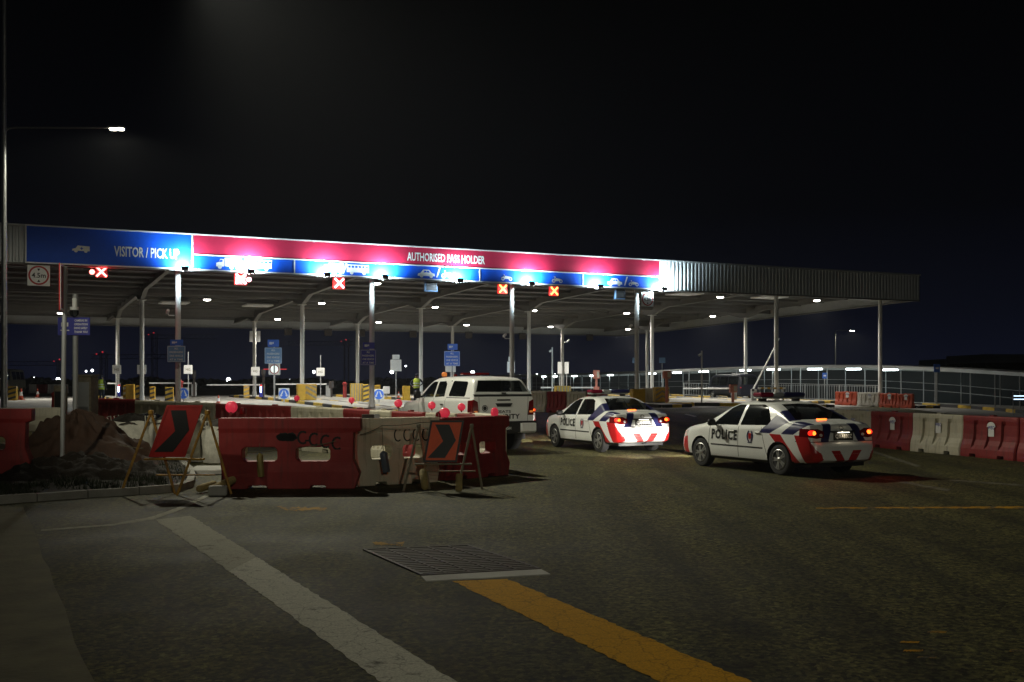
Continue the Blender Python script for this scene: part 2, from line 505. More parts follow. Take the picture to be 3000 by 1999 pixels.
    def ring(self, c, r0, r1, y, n=28, m=0, t=0.004):
        vs = []; fs = []
        for k in range(n):
            a = 2 * PI * k / n
            for r in (r0, r1):
                for yy in (y - t, y):
                    vs.append((c[0] + r * math.cos(a), yy, c[1] + r * math.sin(a)))
        for k in range(n):
            i, j = 4 * k, 4 * ((k + 1) % n)
            fs += [(i, j, j + 2, i + 2), (i + 1, i + 3, j + 3, j + 1), (i + 2, j + 2, j + 3, i + 3), (i, i + 1, j + 1, j)]
        return self.add(vs, fs, m)
    def mesh(self, name, mats, smooth=False):
        me = bpy.data.meshes.new(name)
        me.from_pydata(self.v, [], self.f)
        for mm in mats:
            me.materials.append(MATS[mm])
        for p, i in zip(me.polygons, self.m):
            p.material_index = i
        me.validate(); me.update()
        bm = bmesh.new(); bm.from_mesh(me)
        bmesh.ops.recalc_face_normals(bm, faces=bm.faces)
        bm.to_mesh(me); bm.free()
        if smooth:
            smooth_mesh(me)
        return me
    def build(self, name, mats, parent=None, smooth=False, loc=None):
        if isinstance(mats, str):
            mats = [mats]
        return link(name, self.mesh(name, mats, smooth), parent, loc)

def smooth_mesh(me, ang=38):
    for p in me.polygons:
        p.use_smooth = True
    try:
        me.set_sharp_from_angle(angle=R(ang))
    except Exception:
        pass

def link(name, me, parent=None, loc=None, rz=None):
    o = bpy.data.objects.new(name, me)
    COL.objects.link(o)
    if parent:
        o.parent = parent
    if loc is not None:
        o.location = loc
    if rz is not None:
        o.rotation_euler = (0, 0, rz)
    return o

def thing(name, label, cat, loc=(0, 0, 0), rz=0.0, group=None):
    o = bpy.data.objects.new(name, None)
    COL.objects.link(o)
    o.empty_display_size = 0.3
    o.location = loc
    o.rotation_euler = (0, 0, rz)
    o['label'] = label; o['category'] = cat
    if group:
        o['group'] = group
    return o

def tag(o, label, cat, group=None):
    o['label'] = label; o['category'] = cat
    if group:
        o['group'] = group
    return o

def struct(o):
    o['kind'] = 'structure'
    return o

def copy_tree(o, parent=None):
    c = o.copy()
    COL.objects.link(c)
    if parent:
        c.parent = parent
    for ch in list(o.children):
        copy_tree(ch, c)
    return c

def dup(root, loc, rz, label=None, scale=None):
    c = copy_tree(root)
    c.location = loc; c.rotation_euler = (0, 0, rz)
    if label:
        c['label'] = label
    if scale:
        c.scale = scale
    return c

TXT = {}
def text_verts(s, size, spacing=1.0, bold=0.02):
    key = (s, spacing, bold)
    if key not in TXT:
        cu = bpy.data.curves.new('t', 'FONT')
        cu.body = s; cu.size = 1.0; cu.align_x = 'CENTER'; cu.align_y = 'CENTER'
        cu.resolution_u = 2; cu.space_character = spacing
        cu.offset = bold
        o = bpy.data.objects.new('t', cu); COL.objects.link(o)
        dg = bpy.context.evaluated_depsgraph_get()
        me = bpy.data.meshes.new_from_object(o.evaluated_get(dg))
        TXT[key] = ([tuple(v.co[:2]) for v in me.vertices], [tuple(p.vertices) for p in me.polygons])
        bpy.data.objects.remove(o); bpy.data.curves.remove(cu); bpy.data.meshes.remove(me)
    vs, fs = TXT[key]
    return [(x * size, y * size) for x, y in vs], fs

def add_text(mb, s, size, c, y, wide=1.0, m=0, spacing=1.0, shear=0.0):
    """flat lettering facing -y with its centre at (c[0], c[1]) in the XZ plane"""
    vs, fs = text_verts(s, size, spacing)
    return mb.add([(c[0] + x * wide + shear * z, y, c[1] + z) for x, z in vs], fs, m)

def lamp(kind, loc, power, col=(1, 1, 1), parent=None, rot=(0, 0, 0), angle=120, blend=0.5, size=0.1, name='lamp_light'):
    d = bpy.data.lights.new(name, kind)
    d.energy = power; d.color = col
    if kind == 'SPOT':
        d.spot_size = R(angle); d.spot_blend = blend; d.shadow_soft_size = size
    elif kind == 'POINT':
        d.shadow_soft_size = size
    elif kind == 'AREA':
        d.size = size
    o = bpy.data.objects.new(name, d)
    COL.objects.link(o)
    if parent:
        o.parent = parent
    o.location = loc; o.rotation_euler = rot
    return o

def aim(o, direction):
    o.rotation_euler = Vector(direction).to_track_quat('-Z', 'Y').to_euler()
    return o

# ================================================================== GROUND
def axis_steps(a, b, fine_a, fine_b, fine, coarse):
    out = []; v = a
    while v < fine_a:
        out.append(v); v += coarse
    v = fine_a
    while v < fine_b:
        out.append(v); v += fine
    v = fine_b
    while v < b:
        out.append(v); v += coarse
    return out + [b]

def ground_mesh():
    xs = axis_steps(-2600, 2600, -90, 90, 4, 170)
    ys = axis_steps(-60, 4200, -20, 130, 4, 200)
    vs = [(x, y, zg(x, y)) for y in ys for x in xs]
    nx = len(xs)
    fs = [(j * nx + i, j * nx + i + 1, (j + 1) * nx + i + 1, (j + 1) * nx + i) for j in range(len(ys) - 1) for i in range(nx - 1)]
    mb = MB(); mb.add(vs, fs)
    return mb
struct(ground_mesh().build('asphalt_ground', 'asphalt'))

def sheet(name, fn, nu, nv, dz, m):
    """fn(u, v) -> (x, y); draped over the ground"""
    vs = []
    for j in range(nv + 1):
        for i in range(nu + 1):
            x, y = fn(i / nu, j / nv)
            vs.append((x, y, zg(x, y) + dz))
    fs = [(j * (nu + 1) + i, j * (nu + 1) + i + 1, (j + 1) * (nu + 1) + i + 1, (j + 1) * (nu + 1) + i) for j in range(nv) for i in range(nu)]
    mb = MB(); mb.add(vs, fs)
    return struct(mb.build(name, m))

def plaza_fn(u, v):
    p = SD(-30 + 76 * u, -4 + 50 * v)
    return p.x, p.y
sheet('toll_plaza_pavement', plaza_fn, 40, 26, 0.006, 'concrete')

def ribbon(name, left, right, dz, m, rough_edge=0.0, n=24):
    """painted line between two edges given as ground points"""
    def lerp(pts, t):
        t *= len(pts) - 1
        i = min(int(t), len(pts) - 2)
        return pts[i].lerp(pts[i + 1], t - i)
    vs = []
    for i in range(n + 1):
        a, b = lerp(left, i / n), lerp(right, i / n)
        w = (b - a)
        ja, jb = (random.uniform(-1, 1) * rough_edge for _ in range(2))
        a2, b2 = a + w * ja, b + w * jb
        vs += [(a2.x, a2.y, zg(a2.x, a2.y) + dz), (b2.x, b2.y, zg(b2.x, b2.y) + dz)]
    mb = MB(); mb.add(vs, [(2 * i, 2 * i + 1, 2 * i + 3, 2 * i + 2) for i in range(n)])
    return struct(mb.build(name, m))

ribbon('worn_white_line', [G(455, 1524), G(672, 1675)], [G(560, 1512), G(752, 1633)], 0.005, 'faded_road_paint', 0.03, 40)
ribbon('white_edge_line', [G(672, 1675), G(770, 1745), G(1122, 2005)], [G(752, 1633), G(930, 1745), G(1345, 2005)], 0.005, 'white_road_paint', 0.025, 70)
ribbon('yellow_line', [G(1326, 1704), G(1946, 2005)], [G(1486, 1698), G(2215, 2005)], 0.005, 'yellow_road_paint', 0.03, 60)
ribbon('thin_white_line', [G(120, 1557), G(330, 1541), G(450, 1523), G(540, 1490), G(610, 1455)], [G(120, 1553), G(330, 1536), G(445, 1515), G(530, 1484), G(598, 1453)], 0.004, 'faded_road_paint', 0.1, 40)
ribbon('worn_yellow_patch', [G(815, 1486), G(960, 1488)], [G(840, 1497), G(950, 1497)], 0.004, 'faded_yellow_paint', 0.2)
ribbon('worn_yellow_patch', [G(1090, 1589), G(1185, 1588)], [G(1100, 1598), G(1180, 1599)], 0.004, 'faded_yellow_paint', 0.2)
ribbon('yellow_cross_line', [G(2390, 1488), G(3060, 1484)], [G(2390, 1491), G(3060, 1491)], 0.004, 'faded_yellow_paint', 0.15, 60)
ribbon('worn_white_line', [G(2560, 1396), G(2790, 1436)], [G(2552, 1399), G(2775, 1440)], 0.004, 'ghost_road_paint', 0.1)
ribbon('worn_white_line', [G(2790, 1406), G(3040, 1424)], [G(2780, 1409), G(3040, 1428)], 0.004, 'ghost_road_paint', 0.1)
ribbon('worn_white_line', [G(2560, 1322), G(2700, 1366)], [G(2550, 1324), G(2685, 1369)], 0.004, 'ghost_road_paint', 0.1)
ribbon('lane_dash', [G(2012, 1213), G(2042, 1220)], [G(2004, 1214), G(2034, 1222)], 0.004, 'white_road_paint')
for k, (px, py) in enumerate([(2640, 1880), (2720, 1850), (2690, 1925), (2960, 1905), (2650, 1905)]):
    ribbon('faded_marking', [G(px, py), G(px + 55, py + 1)], [G(px - 5, py + 5), G(px + 50, py + 6)], 0.004, 'faded_yellow_paint', 0.2)

# concrete edge slab in the near left corner
def poly_slab(name, pts, z0, z1, m):
    mb = MB(); mb.prism([(p.x, p.y) for p in pts], z0, z1, 0, 'XY')
    return struct(mb.build(name, m))
edge = [G(66, 1487), G(78, 1512), G(92, 1545), G(112, 1600), G(128, 1640), G(140, 1668), G(165, 1722), G(190, 1785), G(206, 1835), G(222, 1885), G(246, 1930), G(272, 2003), G(290, 2050)]
edge = [p + Vector((random.uniform(-.02, .02), 0, 0)) for p in edge]
poly_slab('concrete_apron', edge + [Vector((-3.6, 5.0, 0)), Vector((-14, 5.0, 0)), Vector((-14, 16.4, 0))], -0.1, 0.012, 'old_concrete')

# kerb and grass verge on the left
verge_edge = [Vector((-16, 15.9, 0)), G(-60, 1480), G(100, 1468), G(250, 1457), G(400, 1448), G(510, 1440), G(545, 1428), G(552, 1410), G(545, 1385), G(520, 1360)]
verge = verge_edge + [Vector((-8.6, 25.5, 0)), Vector((-9.6, 30, 0)), Vector((-26, 33, 0)), Vector((-26, 15.9, 0))]
poly_slab('grass_verge', verge, -0.1, 0.10, 'soil')

def offset_line(pts, w):
    out = []
    for i, p in enumerate(pts):
        a = pts[max(i - 1, 0)]; b = pts[min(i + 1, len(pts) - 1)]
        d = Vector((b.x - a.x, b.y - a.y, 0)).normalized()
        out.append(p + Vector((d.y, -d.x, 0)) * w)
    return out
kerb = struct(bpy.data.objects.new('verge_kerb', None)); COL.objects.link(kerb)
outer = offset_line(verge_edge, 0.13)
for i in range(len(verge_edge) - 1):
    a, b, c, d = verge_edge[i], verge_edge[i + 1], outer[i + 1], outer[i]
    g = 0.012
    a2, b2 = a.lerp(b, g), b.lerp(a, g); c2, d2 = c.lerp(d, g), d.lerp(c, g)
    mb = MB(); mb.prism([(p.x, p.y) for p in (a2, b2, c2, d2)], -0.05, 0.125 + random.uniform(-.006, .006), 0, 'XY')
    mb.build('kerb_stone', 'kerb_concrete', kerb)

# grass tufts: nobody could count the blades
def grass():
    mb = MB()
    rnd = random.Random(3)
    def inside(x, y):
        c = False; n = len(verge)
        for i in range(n):
            a, b = verge[i], verge[(i + 1) % n]
            if (a.y > y) != (b.y > y) and x < (b.x - a.x) * (y - a.y) / (b.y - a.y) + a.x:
                c = not c
        return c
    for _ in range(5200):
        x, y = rnd.uniform(-12.5, -5.5), rnd.uniform(16.2, 27)
        if rnd.random() < 0.55:
            y = 16.2 + (y - 16.2) * 0.45
        if not inside(x, y) or math.sin(x * 2.1 + 1) * math.sin(y * 1.7) > 0.62:
            continue
        cl = .5 + .5 * math.sin(x * 3.7 + 2 * math.sin(y * 2.9))
        if rnd.random() > .25 + cl: continue
        for k in range(5):
            a = rnd.uniform(0, 2 * PI); h = rnd.uniform(.02, .06 + .16 * cl * cl); w = .008
            bx, by = x + rnd.uniform(-.05, .05), y + rnd.uniform(-.05, .05)
            lx, ly = math.cos(a) * h * .6, math.sin(a) * h * .6
            mb.add([(bx - w * math.sin(a), by + w * math.cos(a), .095), (bx + w * math.sin(a), by - w * math.cos(a), .095), (bx + lx, by + ly, .095 + h)], [(0, 1, 2)])
    o = mb.build('grass', 'grass_blade')
    o['kind'] = 'stuff'; o['label'] = 'short dark grass tufts on the verge behind the kerb'; o['category'] = 'grass'
grass()

# drain grating set in the road
gp = [G(1067, 1613), G(1370, 1601), G(1580, 1669), G(1238, 1688)]
t = thing('drain_grating', 'rectangular steel drain grating set into the asphalt road', 'grating', (0, 0, 0))
mb = MB(); mb.add([(p.x, p.y, 0.003) for p in gp], [(0, 1, 2, 3)]); mb.build('pit_shade', 'sign_black', t)  # flat black sheet stands for the shade below the bars
def fr(u, v):
    a = gp[0].lerp(gp[1], u); b = gp[3].lerp(gp[2], u)
    return a.lerp(b, v)
for (a, b) in (((0, 0), (1, 0)), ((1, 0), (1, 1)), ((1, 1), (0, 1)), ((0, 1), (0, 0))):
    p, q = fr(*a), fr(*b)
    mb = MB(); d = (q - p); mb.box(((p.x + q.x) / 2, (p.y + q.y) / 2, 0.010), (d.length, 0.035, 0.016), math.atan2(d.y, d.x)); mb.build('frame_bar', 'rust', t)
for k in range(1, 16):
    p, q = fr(0.01, k / 16), fr(0.99, k / 16)
    d = q - p
    mb = MB(); mb.box(((p.x + q.x) / 2, (p.y + q.y) / 2, 0.009), (d.length, 0.058, 0.012), math.atan2(d.y, d.x)); mb.build('grating_bar', 'rust', t)
for k in range(1, 5):
    p, q = fr(k / 5, 0.01), fr(k / 5, 0.99)
    d = q - p
    mb = MB(); mb.box(((p.x + q.x) / 2, (p.y + q.y) / 2, 0.011), (d.length, 0.02, 0.018), math.atan2(d.y, d.x)); mb.build('cross_bar', 'rust', t)
poly_slab('grating_collar', [G(1234, 1691), G(1585, 1671), G(1612, 1685), G(1248, 1706)], -0.02, 0.012, 'concrete')

# ================================================================== TOLL CANOPY
ZB, ZT = 7.40, 9.08          # fascia bottom and top
S0, S1, DB = -12.0, 56.1, 38.5
COLS = [-3.0, 7.05, 17.2, 25.6, 34.0, 44.6, 53.5]
ROWS = [1.0, 15.8, 30.5]
def zroof(d):
    return 8.25 - 0.028 * d
def zedge(d):
    return ZB - 0.0262 * d

can = thing('toll_canopy', 'long flat toll plaza canopy with ribbed metal fascia on white columns', 'canopy', ORG, TH)
# local frame: x = s, y = d
mb = MB()
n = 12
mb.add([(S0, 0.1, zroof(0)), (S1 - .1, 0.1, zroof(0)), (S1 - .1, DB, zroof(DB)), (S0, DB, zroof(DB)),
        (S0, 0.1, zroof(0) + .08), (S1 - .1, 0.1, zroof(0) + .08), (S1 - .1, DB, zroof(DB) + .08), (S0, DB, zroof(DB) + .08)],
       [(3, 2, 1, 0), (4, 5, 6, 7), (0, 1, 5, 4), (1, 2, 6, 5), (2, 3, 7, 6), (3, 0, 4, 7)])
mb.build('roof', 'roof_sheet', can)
# ribbed front fascia
mb = MB()
pts = []
s = S0
while s < S1:
    pts += [(s, 0), (s + .11, 0), (s + .15, -.045), (s + .23, -.045)]
    s += .27
pts = [p for p in pts if p[0] < S1] + [(S1, 0)]
vs = [(x, y, ZB) for x, y in pts] + [(x, y, ZT) for x, y in pts]
k = len(pts)
mb.add(vs, [(i, i + 1, k + i + 1, k + i) for i in range(k - 1)])
mb.build('front_fascia', 'fascia_sheet', can)
mb = MB(); mb.box(((S0 + S1) / 2, -.02, ZT + .05), (S1 - S0, .22, .09)); mb.build('coping', 'fascia_sheet', can)
mb = MB(); mb.box(((S0 + S1) / 2, .06, ZB - .05), (S1 - S0, .24, .09)); mb.build('bottom_trim', 'beam_paint', can)
# side fascia and back fascia
mb = MB()
mb.prism([(0.0, ZB), (DB, zedge(DB)), (DB, zroof(DB) + .45), (0.0, ZT)], S1 - .09, S1, 0, 'YZ')
mb.build('side_fascia', 'fascia_sheet', can)
mb = MB(); mb.box(((S0 + S1) / 2, DB + .06, (zedge(DB) + zroof(DB) + .4) / 2), (S1 - S0, .1, zroof(DB) + .4 - zedge(DB))); mb.build('back_fascia', 'fascia_sheet', can)
mb = MB(); mb.box(((S0 + S1) / 2, DB - .1, zedge(DB) - .03), (S1 - S0, .3, .08)); mb.build('gutter', 'beam_paint', can)
mb = MB(); mb.prism([(0.3, ZB - .06), (DB, zedge(DB) - .06), (DB, zedge(DB) + .03), (0.3, ZB + .03)], S1 - .32, S1 - .10, 0, 'YZ'); mb.build('side_trim', 'beam_paint', can)
# purlins along the roof
for i in range(15):
    d = 1.6 + i * 2.6
    mb = MB(); mb.box(((S0 + S1) / 2, d, zroof(d) - .10), (S1 - S0 - .4, .09, .18)); mb.build('purlin', 'beam_paint', can)
for d in ROWS[1:]:
    mb = MB(); mb.box(((S0 + S1) / 2, d, zroof(d) - .32), (S1 - S0 - .4, .16, .32)); mb.build('cross_beam', 'beam_paint', can)
# rafters with haunches at the columns
for s in COLS:
    low = []
    def hz(d):
        h = .42
        for r in ROWS:
            dd = abs(d - r)
            if r > 2 and dd < 2.2:
                h = max(h, .42 + (.92 - .42) * (1 - dd / 2.2))
        return zroof(d) - h
    ds = sorted(set([0.3] + [x for r in ROWS for x in (r - 2.2, r - .25, r + .25, r + 2.2)] + [DB - .2]))
    ds = [d for d in ds if 0.2 < d < DB]
    poly = [(d, hz(d)) for d in ds] + [(ds[-1], zroof(ds[-1]) - .02), (ds[0], zroof(ds[0]) - .02)]
    mb = MB(); mb.prism(poly, s - .05, s + .05, 0, 'YZ')
    for a, b in zip(ds[:-1], ds[1:]):      # bottom flange
        ang = math.atan2(hz(b) - hz(a), b - a)
        L = math.hypot(b - a, hz(b) - hz(a))
        mb.box((s, (a + b) / 2, (hz(a) + hz(b)) / 2), (.26, L, .035), rx=ang)
    mb.build('rafter', 'beam_paint', can)
# columns, each to its own footing
for s in COLS:
    for d in ROWS:
        g = SD(s, d)
        zt = zroof(d) - (.90 if d > 2 else .40)
        r = .135
        mb = MB(); mb.cyl((s, d, g.z), (s, d, zt), r, n=18)
        mb.cyl((s, d, g.z), (s, d, g.z + .5), r * 1.25, n=18)
        mb.box((s, d, zt + .02), (.5, .5, .05))
        mb.build('column', 'column_paint', can, smooth=True)
# ceiling access panels
def roof_hit(px, py, off):
    """point on the plane (ceiling - off) seen at a photo pixel, as (s, d)"""
    lo, hi = 40.0, 140.0
    for _ in range(50):
        y = (lo + hi) / 2
        p = P(px, py, y)
        q = p - ORG
        d = -SO * q.x + CO * q.y
        if p.z < zroof(d) - off:
            lo = y
        else:
            hi = y
    s = CO * q.x + SO * q.y
    return s, d
for (dx, dy) in ((1573, 676), (1768, 684), (592, 703), (400, 697)):
    s, d = roof_hit(dx * 1.275, dy * 1.275, .35)
    mb = MB(); mb.rbox((s, d, zroof(d) - .33), (1.9, 1.9, .12), .03); mb.build('ceiling_panel', 'sign_white', can)

# hanging round lamps under the roof
proto = None
LAMPS = [(476, 689), (140, 720), (739, 697), (638, 734), (866, 652), (1000, 706), (870, 741), (1072, 747), (1227, 714),
         (1265, 751), (1440, 720), (1443, 757), (1655, 683), (1638, 727), (1877, 691)]
for (dx, dy) in LAMPS:
    s, d = roof_hit(dx * 1.275, dy * 1.275, .62)
    loc = SD(s, d, zroof(d))
    if proto is None:
        proto = thing('canopy_lamp', 'round white high bay lamp hanging under the canopy roof', 'lamp', loc, TH, 'lamps under the toll canopy')
        mb = MB(); mb.cyl((0, 0, 0), (0, 0, -.42), .02, n=8); mb.build('rod', 'steel_grey', proto)
        mb = MB(); mb.lathe([(.06, -.38), (.10, -.42), (.22, -.54), (.25, -.60), (.24, -.61)], n=20); mb.build('shade', 'steel_grey', proto, True)
        mb = MB(); mb.lathe([(.23, -.612), (.20, -.66), (.10, -.68), (.01, -.685)], n=20); mb.build('lens', 'led_white', proto, True)
        lamp('SPOT', (0, 0, -.72), 2600, (1, .95, .84), proto, angle=155, blend=.6, size=.2)
    else:
        dup(proto, loc, TH)

# ================================================================== LANE SIGN BOARD
sg = thing('lane_signboard', 'long blue and red lane signboard across the canopy front', 'signboard', ORG, TH)
YB = -.10                     # back of board, local y
ZSB, ZST = 7.36, 9.14
SA, SBB = 0.0, s_at(1928)
SR = s_at(561)
ZM = ZST - .575 * (ZST - ZSB)
def panel(a, b, z0, z1, m, name):
    mb = MB(); mb.box(((a + b) / 2, YB - .08, (z0 + z1) / 2), (b - a, .12, z1 - z0)); return mb.build(name, m, sg)
DIV = [s_at(674 * 1.275), s_at(1098 * 1.275), s_at(1335 * 1.275)]
panel(SA, SR, ZSB, ZST, 'sign_blue', 'visitor_panel')
panel(SR + .002, SBB, ZM, ZST, 'sign_red', 'pass_holder_panel')
edges = [SR + .002] + DIV + [SBB]
for a, b in zip(edges[:-1], edges[1:]):
    panel(a + .001, b - .001, ZSB, ZM - .002, 'sign_blue', 'lane_panel')
YF = YB - .14                 # face
mb = MB()
def strip(a, b, z0, z1):
    mb.box(((a + b) / 2, YF - .012, (z0 + z1) / 2), (b - a, .02, z1 - z0))
strip(SA, SBB, ZST - .055, ZST + .01); strip(SA, SBB, ZSB - .01, ZSB + .055)
strip(SR, SBB, ZM - .03, ZM + .03)
for e in (SA + .03, SR, SBB - .03):
    strip(e - .035, e + .035, ZSB + .056, ZST - .056)
for e in DIV:
    strip(e - .03, e + .03, ZSB + .056, ZM - .031)
mb.build('border', 'sign_white', sg)

def fit_text(s, c, w, h, y, mbx, m=0):
    vs, fs = text_verts(s, 1.0)
    x0, x1 = min(v[0] for v in vs), max(v[0] for v in vs)
    z0, z1 = min(v[1] for v in vs), max(v[1] for v in vs)
    cx, cz = (x0 + x1) / 2, (z0 + z1) / 2
    mbx.add([(c[0] + (x - cx) * w / (x1 - x0), y, c[1] + (z - cz) * h / (z1 - z0)) for x, z in vs], fs, m)
    return mbx
a, b = s_at(261 * 1.275), s_at(410 * 1.275)
fit_text('VISITOR / PICK UP', ((a + b) / 2, 8.10), b - a, .50, YF - .006, MB()).build('lettering', 'sign_white', sg)
a, b = s_at(932 * 1.275), s_at(1110 * 1.275)
fit_text('AUTHORISED PASS HOLDER', ((a + b) / 2, ZM + .46), b - a, .46, YF - .006, MB()).build('lettering', 'sign_white', sg)

def circ(x, z, r, n=14):
    return [(x + r * math.cos(2 * PI * k / n), z + r * math.sin(2 * PI * k / n)) for k in range(n)]
PICT = {   # outlines in a 1 x 0.5 cell; later ones are dark cut-outs
 'car': ([[(-.5, .0), (-.48, .12), (-.32, .17), (-.2, .34), (.16, .34), (.32, .18), (.48, .14), (.5, .0)], circ(-.28, .0, .10), circ(.28, .0, .10)],
         [[(-.16, .19), (-.11, .29), (.0, .29), (.0, .19)], [(.04, .19), (.04, .29), (.12, .29), (.20, .19)]]),
 'bus': ([[(-.5, .02), (-.5, .36), (.5, .36), (.5, .02)], circ(-.28, .0, .08), circ(.28, .0, .08)],
         [[(-.44 + .16 * k, .22), (-.44 + .16 * k, .31), (-.33 + .16 * k, .31), (-.33 + .16 * k, .22)] for k in range(6)]),
 'truck': ([[(-.5, .02), (-.5, .16), (-.4, .20), (-.34, .32), (-.2, .32), (-.2, .02)], [(-.17, .04), (-.17, .38), (.5, .38), (.5, .04)], circ(-.36, .0, .08), circ(.1, .0, .08), circ(.34, .0, .08)],
           [[(-.40, .20), (-.33, .29), (-.25, .29), (-.25, .20)]]),
 'ambulance': ([[(-.5, .02), (-.48, .14), (-.30, .20), (-.18, .40), (.5, .36), (.5, .02)], circ(-.28, .0, .10), circ(.28, .0, .10)],
               [[(.02, .10), (.02, .28), (.07, .28), (.07, .10)], [(-.04, .165), (-.04, .215), (.13, .215), (.13, .165)]]),
 'motorcycle': ([circ(-.32, .05, .15), circ(.32, .05, .15), [(-.32, .03), (-.12, .28), (.08, .26), (.36, .20), (.30, .08), (-.02, .04)], [(-.30, .05), (-.16, .38), (-.28, .40), (-.28, .37), (-.2, .36), (-.35, .07)]],
                [circ(-.32, .05, .07), circ(.32, .05, .07)]),
}
def picto(kind, px, w, z, dzf=1.0):
    s = s_at(px * 1.275)
    white, dark = PICT[kind]
    mb = MB()
    for poly in white:
        mb.prism([(s + x * w, z + q * w * dzf) for x, q in poly], YF - .010, YF - .002, 0)
    for poly in dark:
        mb.prism([(s + x * w, z + q * w * dzf) for x, q in poly], YF - .014, YF - .0105, 1)
    mb.build(kind + '_symbol', ['sign_white', 'sign_blue'], sg)
def slash(px, z):
    s = s_at(px * 1.275)
    mb = MB(); mb.prism([(s - .12, z - .05), (s - .04, z - .05), (s + .14, z + .48), (s + .06, z + .48)], YF - .01, YF - .002); mb.build('slash', 'sign_white', sg)
zl = ZSB + .20
picto('ambulance', 185, .78, 8.02, .85)
picto('truck', 524, 1.25, zl); slash(558, zl); picto('bus', 594, 1.25, zl)
picto('truck', 762, 1.2, zl); slash(789, zl); picto('bus', 819, 1.2, zl)
picto('car', 976, 1.0, zl); slash(1003, zl); picto('motorcycle', 1026, .85, zl)
picto('motorcycle', 1160, .72, zl); picto('motorcycle', 1276, .72, zl)
picto('car', 1408, 1.0, zl); slash(1433, zl); picto('motorcycle', 1451, .72, zl)

# floodlights along the lower edge, throwing their light up the board
proto = None
for dx in (441, 591, 763, 894, 1064, 1226, 1382, 1527):
    s = s_at(dx * 1.275) - .45
    loc = SD(s, 0, 7.30)
    if proto is None:
        proto = thing('sign_floodlight', 'small dark floodlight on an arm below the lane signboard', 'floodlight', loc, TH, 'floodlights below the signboard')
        mb = MB(); mb.tube([(0, -.05, -.02), (0, -.4, -.08), (0, -.66, .0)], .025, 8); mb.build('arm', 'steel_grey', proto)
        mb = MB(); mb.rbox((0, -.69, .08), (.36, .14, .20), .02, rx=R(-38)); mb.build('housing', 'black_plastic', proto)
        mb = MB(); mb.box((0, -.622, .132), (.28, .008, .15), rx=R(-38)); mb.build('lens', 'flood_lens', proto)
        l = lamp('SPOT', (0, -.56, .16), 1750, (.70, .90, 1.0), proto, angle=172, blend=.5, size=.12)
        aim(l, (0, .9, .45))
    else:
        dup(proto, loc, TH)

# lane signals (red crosses)
def signal(px, py, face, box, label, size=.62, extra=None, lit=90):
    s = s_at(px * 1.275, .5)
    p = SD(s, .5)
    z = CAM_H + (HY - py * 1.275) / F * p.y
    t = thing('lane_signal', label, 'signal', (p.x, p.y, z), TH)
    mb = MB(); mb.rbox((0, .05, 0), (size, .18, size), .02); mb.build('housing', box, t)
    mb = MB()
    for a in (45, -45):
        mb.box((0, -.055, 0), (size * 1.12, .012 if a > 0 else .016, size * .17), ry=R(a))
    mb.build('cross', face, t)
    mb = MB(); mb.box((0, .05, size / 2 + .14), (.05, .05, .3)); mb.build('bracket', 'steel_grey', t)
    if extra:
        mb = MB(); mb.lathe([(.02, -.02), (.12, 0), (.12, .06), (.02, .08)], (extra, 0, -.02), 'Y', 14); mb.build('flasher', face, t, True)
    lamp('POINT', (0, -.55, 0), lit, (1, .05, .05), t, size=.2)
    return t
signal(233, 625, 'signal_red', 'sign_black', 'glowing red cross lane signal with a flasher, under the visitor panel', .58, -.42, 70)
signal(553, 641, 'signal_pink', 'signal_red_back', 'glowing pink red cross signal below the truck and bus lane panel', .62, .42, 9)
signal(779, 651, 'signal_pink', 'signal_red_back', 'glowing pink red cross signal without flasher below the second truck panel', .62, None, 7)
signal(1155, 664, 'signal_amber', 'signal_red_back', 'orange cross lane signal touching the top of a front column', .56, None, 2)
signal(1273, 669, 'signal_amber', 'signal_red_back', 'orange cross lane signal below the right motorcycle symbol', .56, None, 2)
def dead_signal(px, py, w, label):
    s = s_at(px * 1.275, .6); p = SD(s, .6)
    z = CAM_H + (HY - py * 1.275) / F * p.y
    t = thing('lane_signal', label, 'signal', (p.x, p.y, z), TH)
    mb = MB(); mb.rbox((0, 0, 0), (w, .2, w * 1.05), .03); mb.build('housing', 'info_grey_blue', t)
    mb = MB(); mb.box((0, -.105, 0), (w * .86, .008, w * .9)); mb.build('screen', 'dark_metal', t)
    mb = MB(); mb.box((0, 0, w * .5 + .2), (.05, .05, .4)); mb.build('bracket', 'steel_grey', t)
dead_signal(990, 655, .72, 'unlit grey lane signal box below the car lane panel')
dead_signal(1424, 674, .7, 'unlit grey lane signal box beside the right front column')

# height limit signs
def height_sign(px, py, w, label):
    s = s_at(px * 1.275, -.05); p = SD(s, -.05)
    z = CAM_H + (HY - py * 1.275) / F * p.y
    t = thing('height_limit_sign', label, 'sign', (p.x, p.y, z), TH)
    mb = MB(); mb.rbox((0, .02, 0), (w, .03, w), .008); mb.build('plate', 'sign_white', t)
    mb = MB(); mb.ring((0, 0), w * .38, w * .46, -.003, m=0); mb.build('red_ring', 'sign_ring_red', t)
    mb = MB(); fit_text('4.5m', (0, 0), w * .62, w * .24, -.004, mb)
    for sg_ in (1, -1):
        mb.prism([(-w * .07, sg_ * w * .32), (w * .07, sg_ * w * .32), (0, sg_ * w * .2)], -.006, -.002)
    mb.build('lettering', 'sign_black', t)
    mb = MB()
    for x in (-w * .28, w * .28):
        mb.box((x, .045, w * .5 + .06), (.035, .03, .3))
    mb.build('hanger', 'steel_grey', t)
height_sign(89, 633, .98, 'square white 4.5m height limit sign below the dark blue visitor panel')
height_sign(1488, 688, .86, 'square white 4.5m height limit sign near the signboard right end')

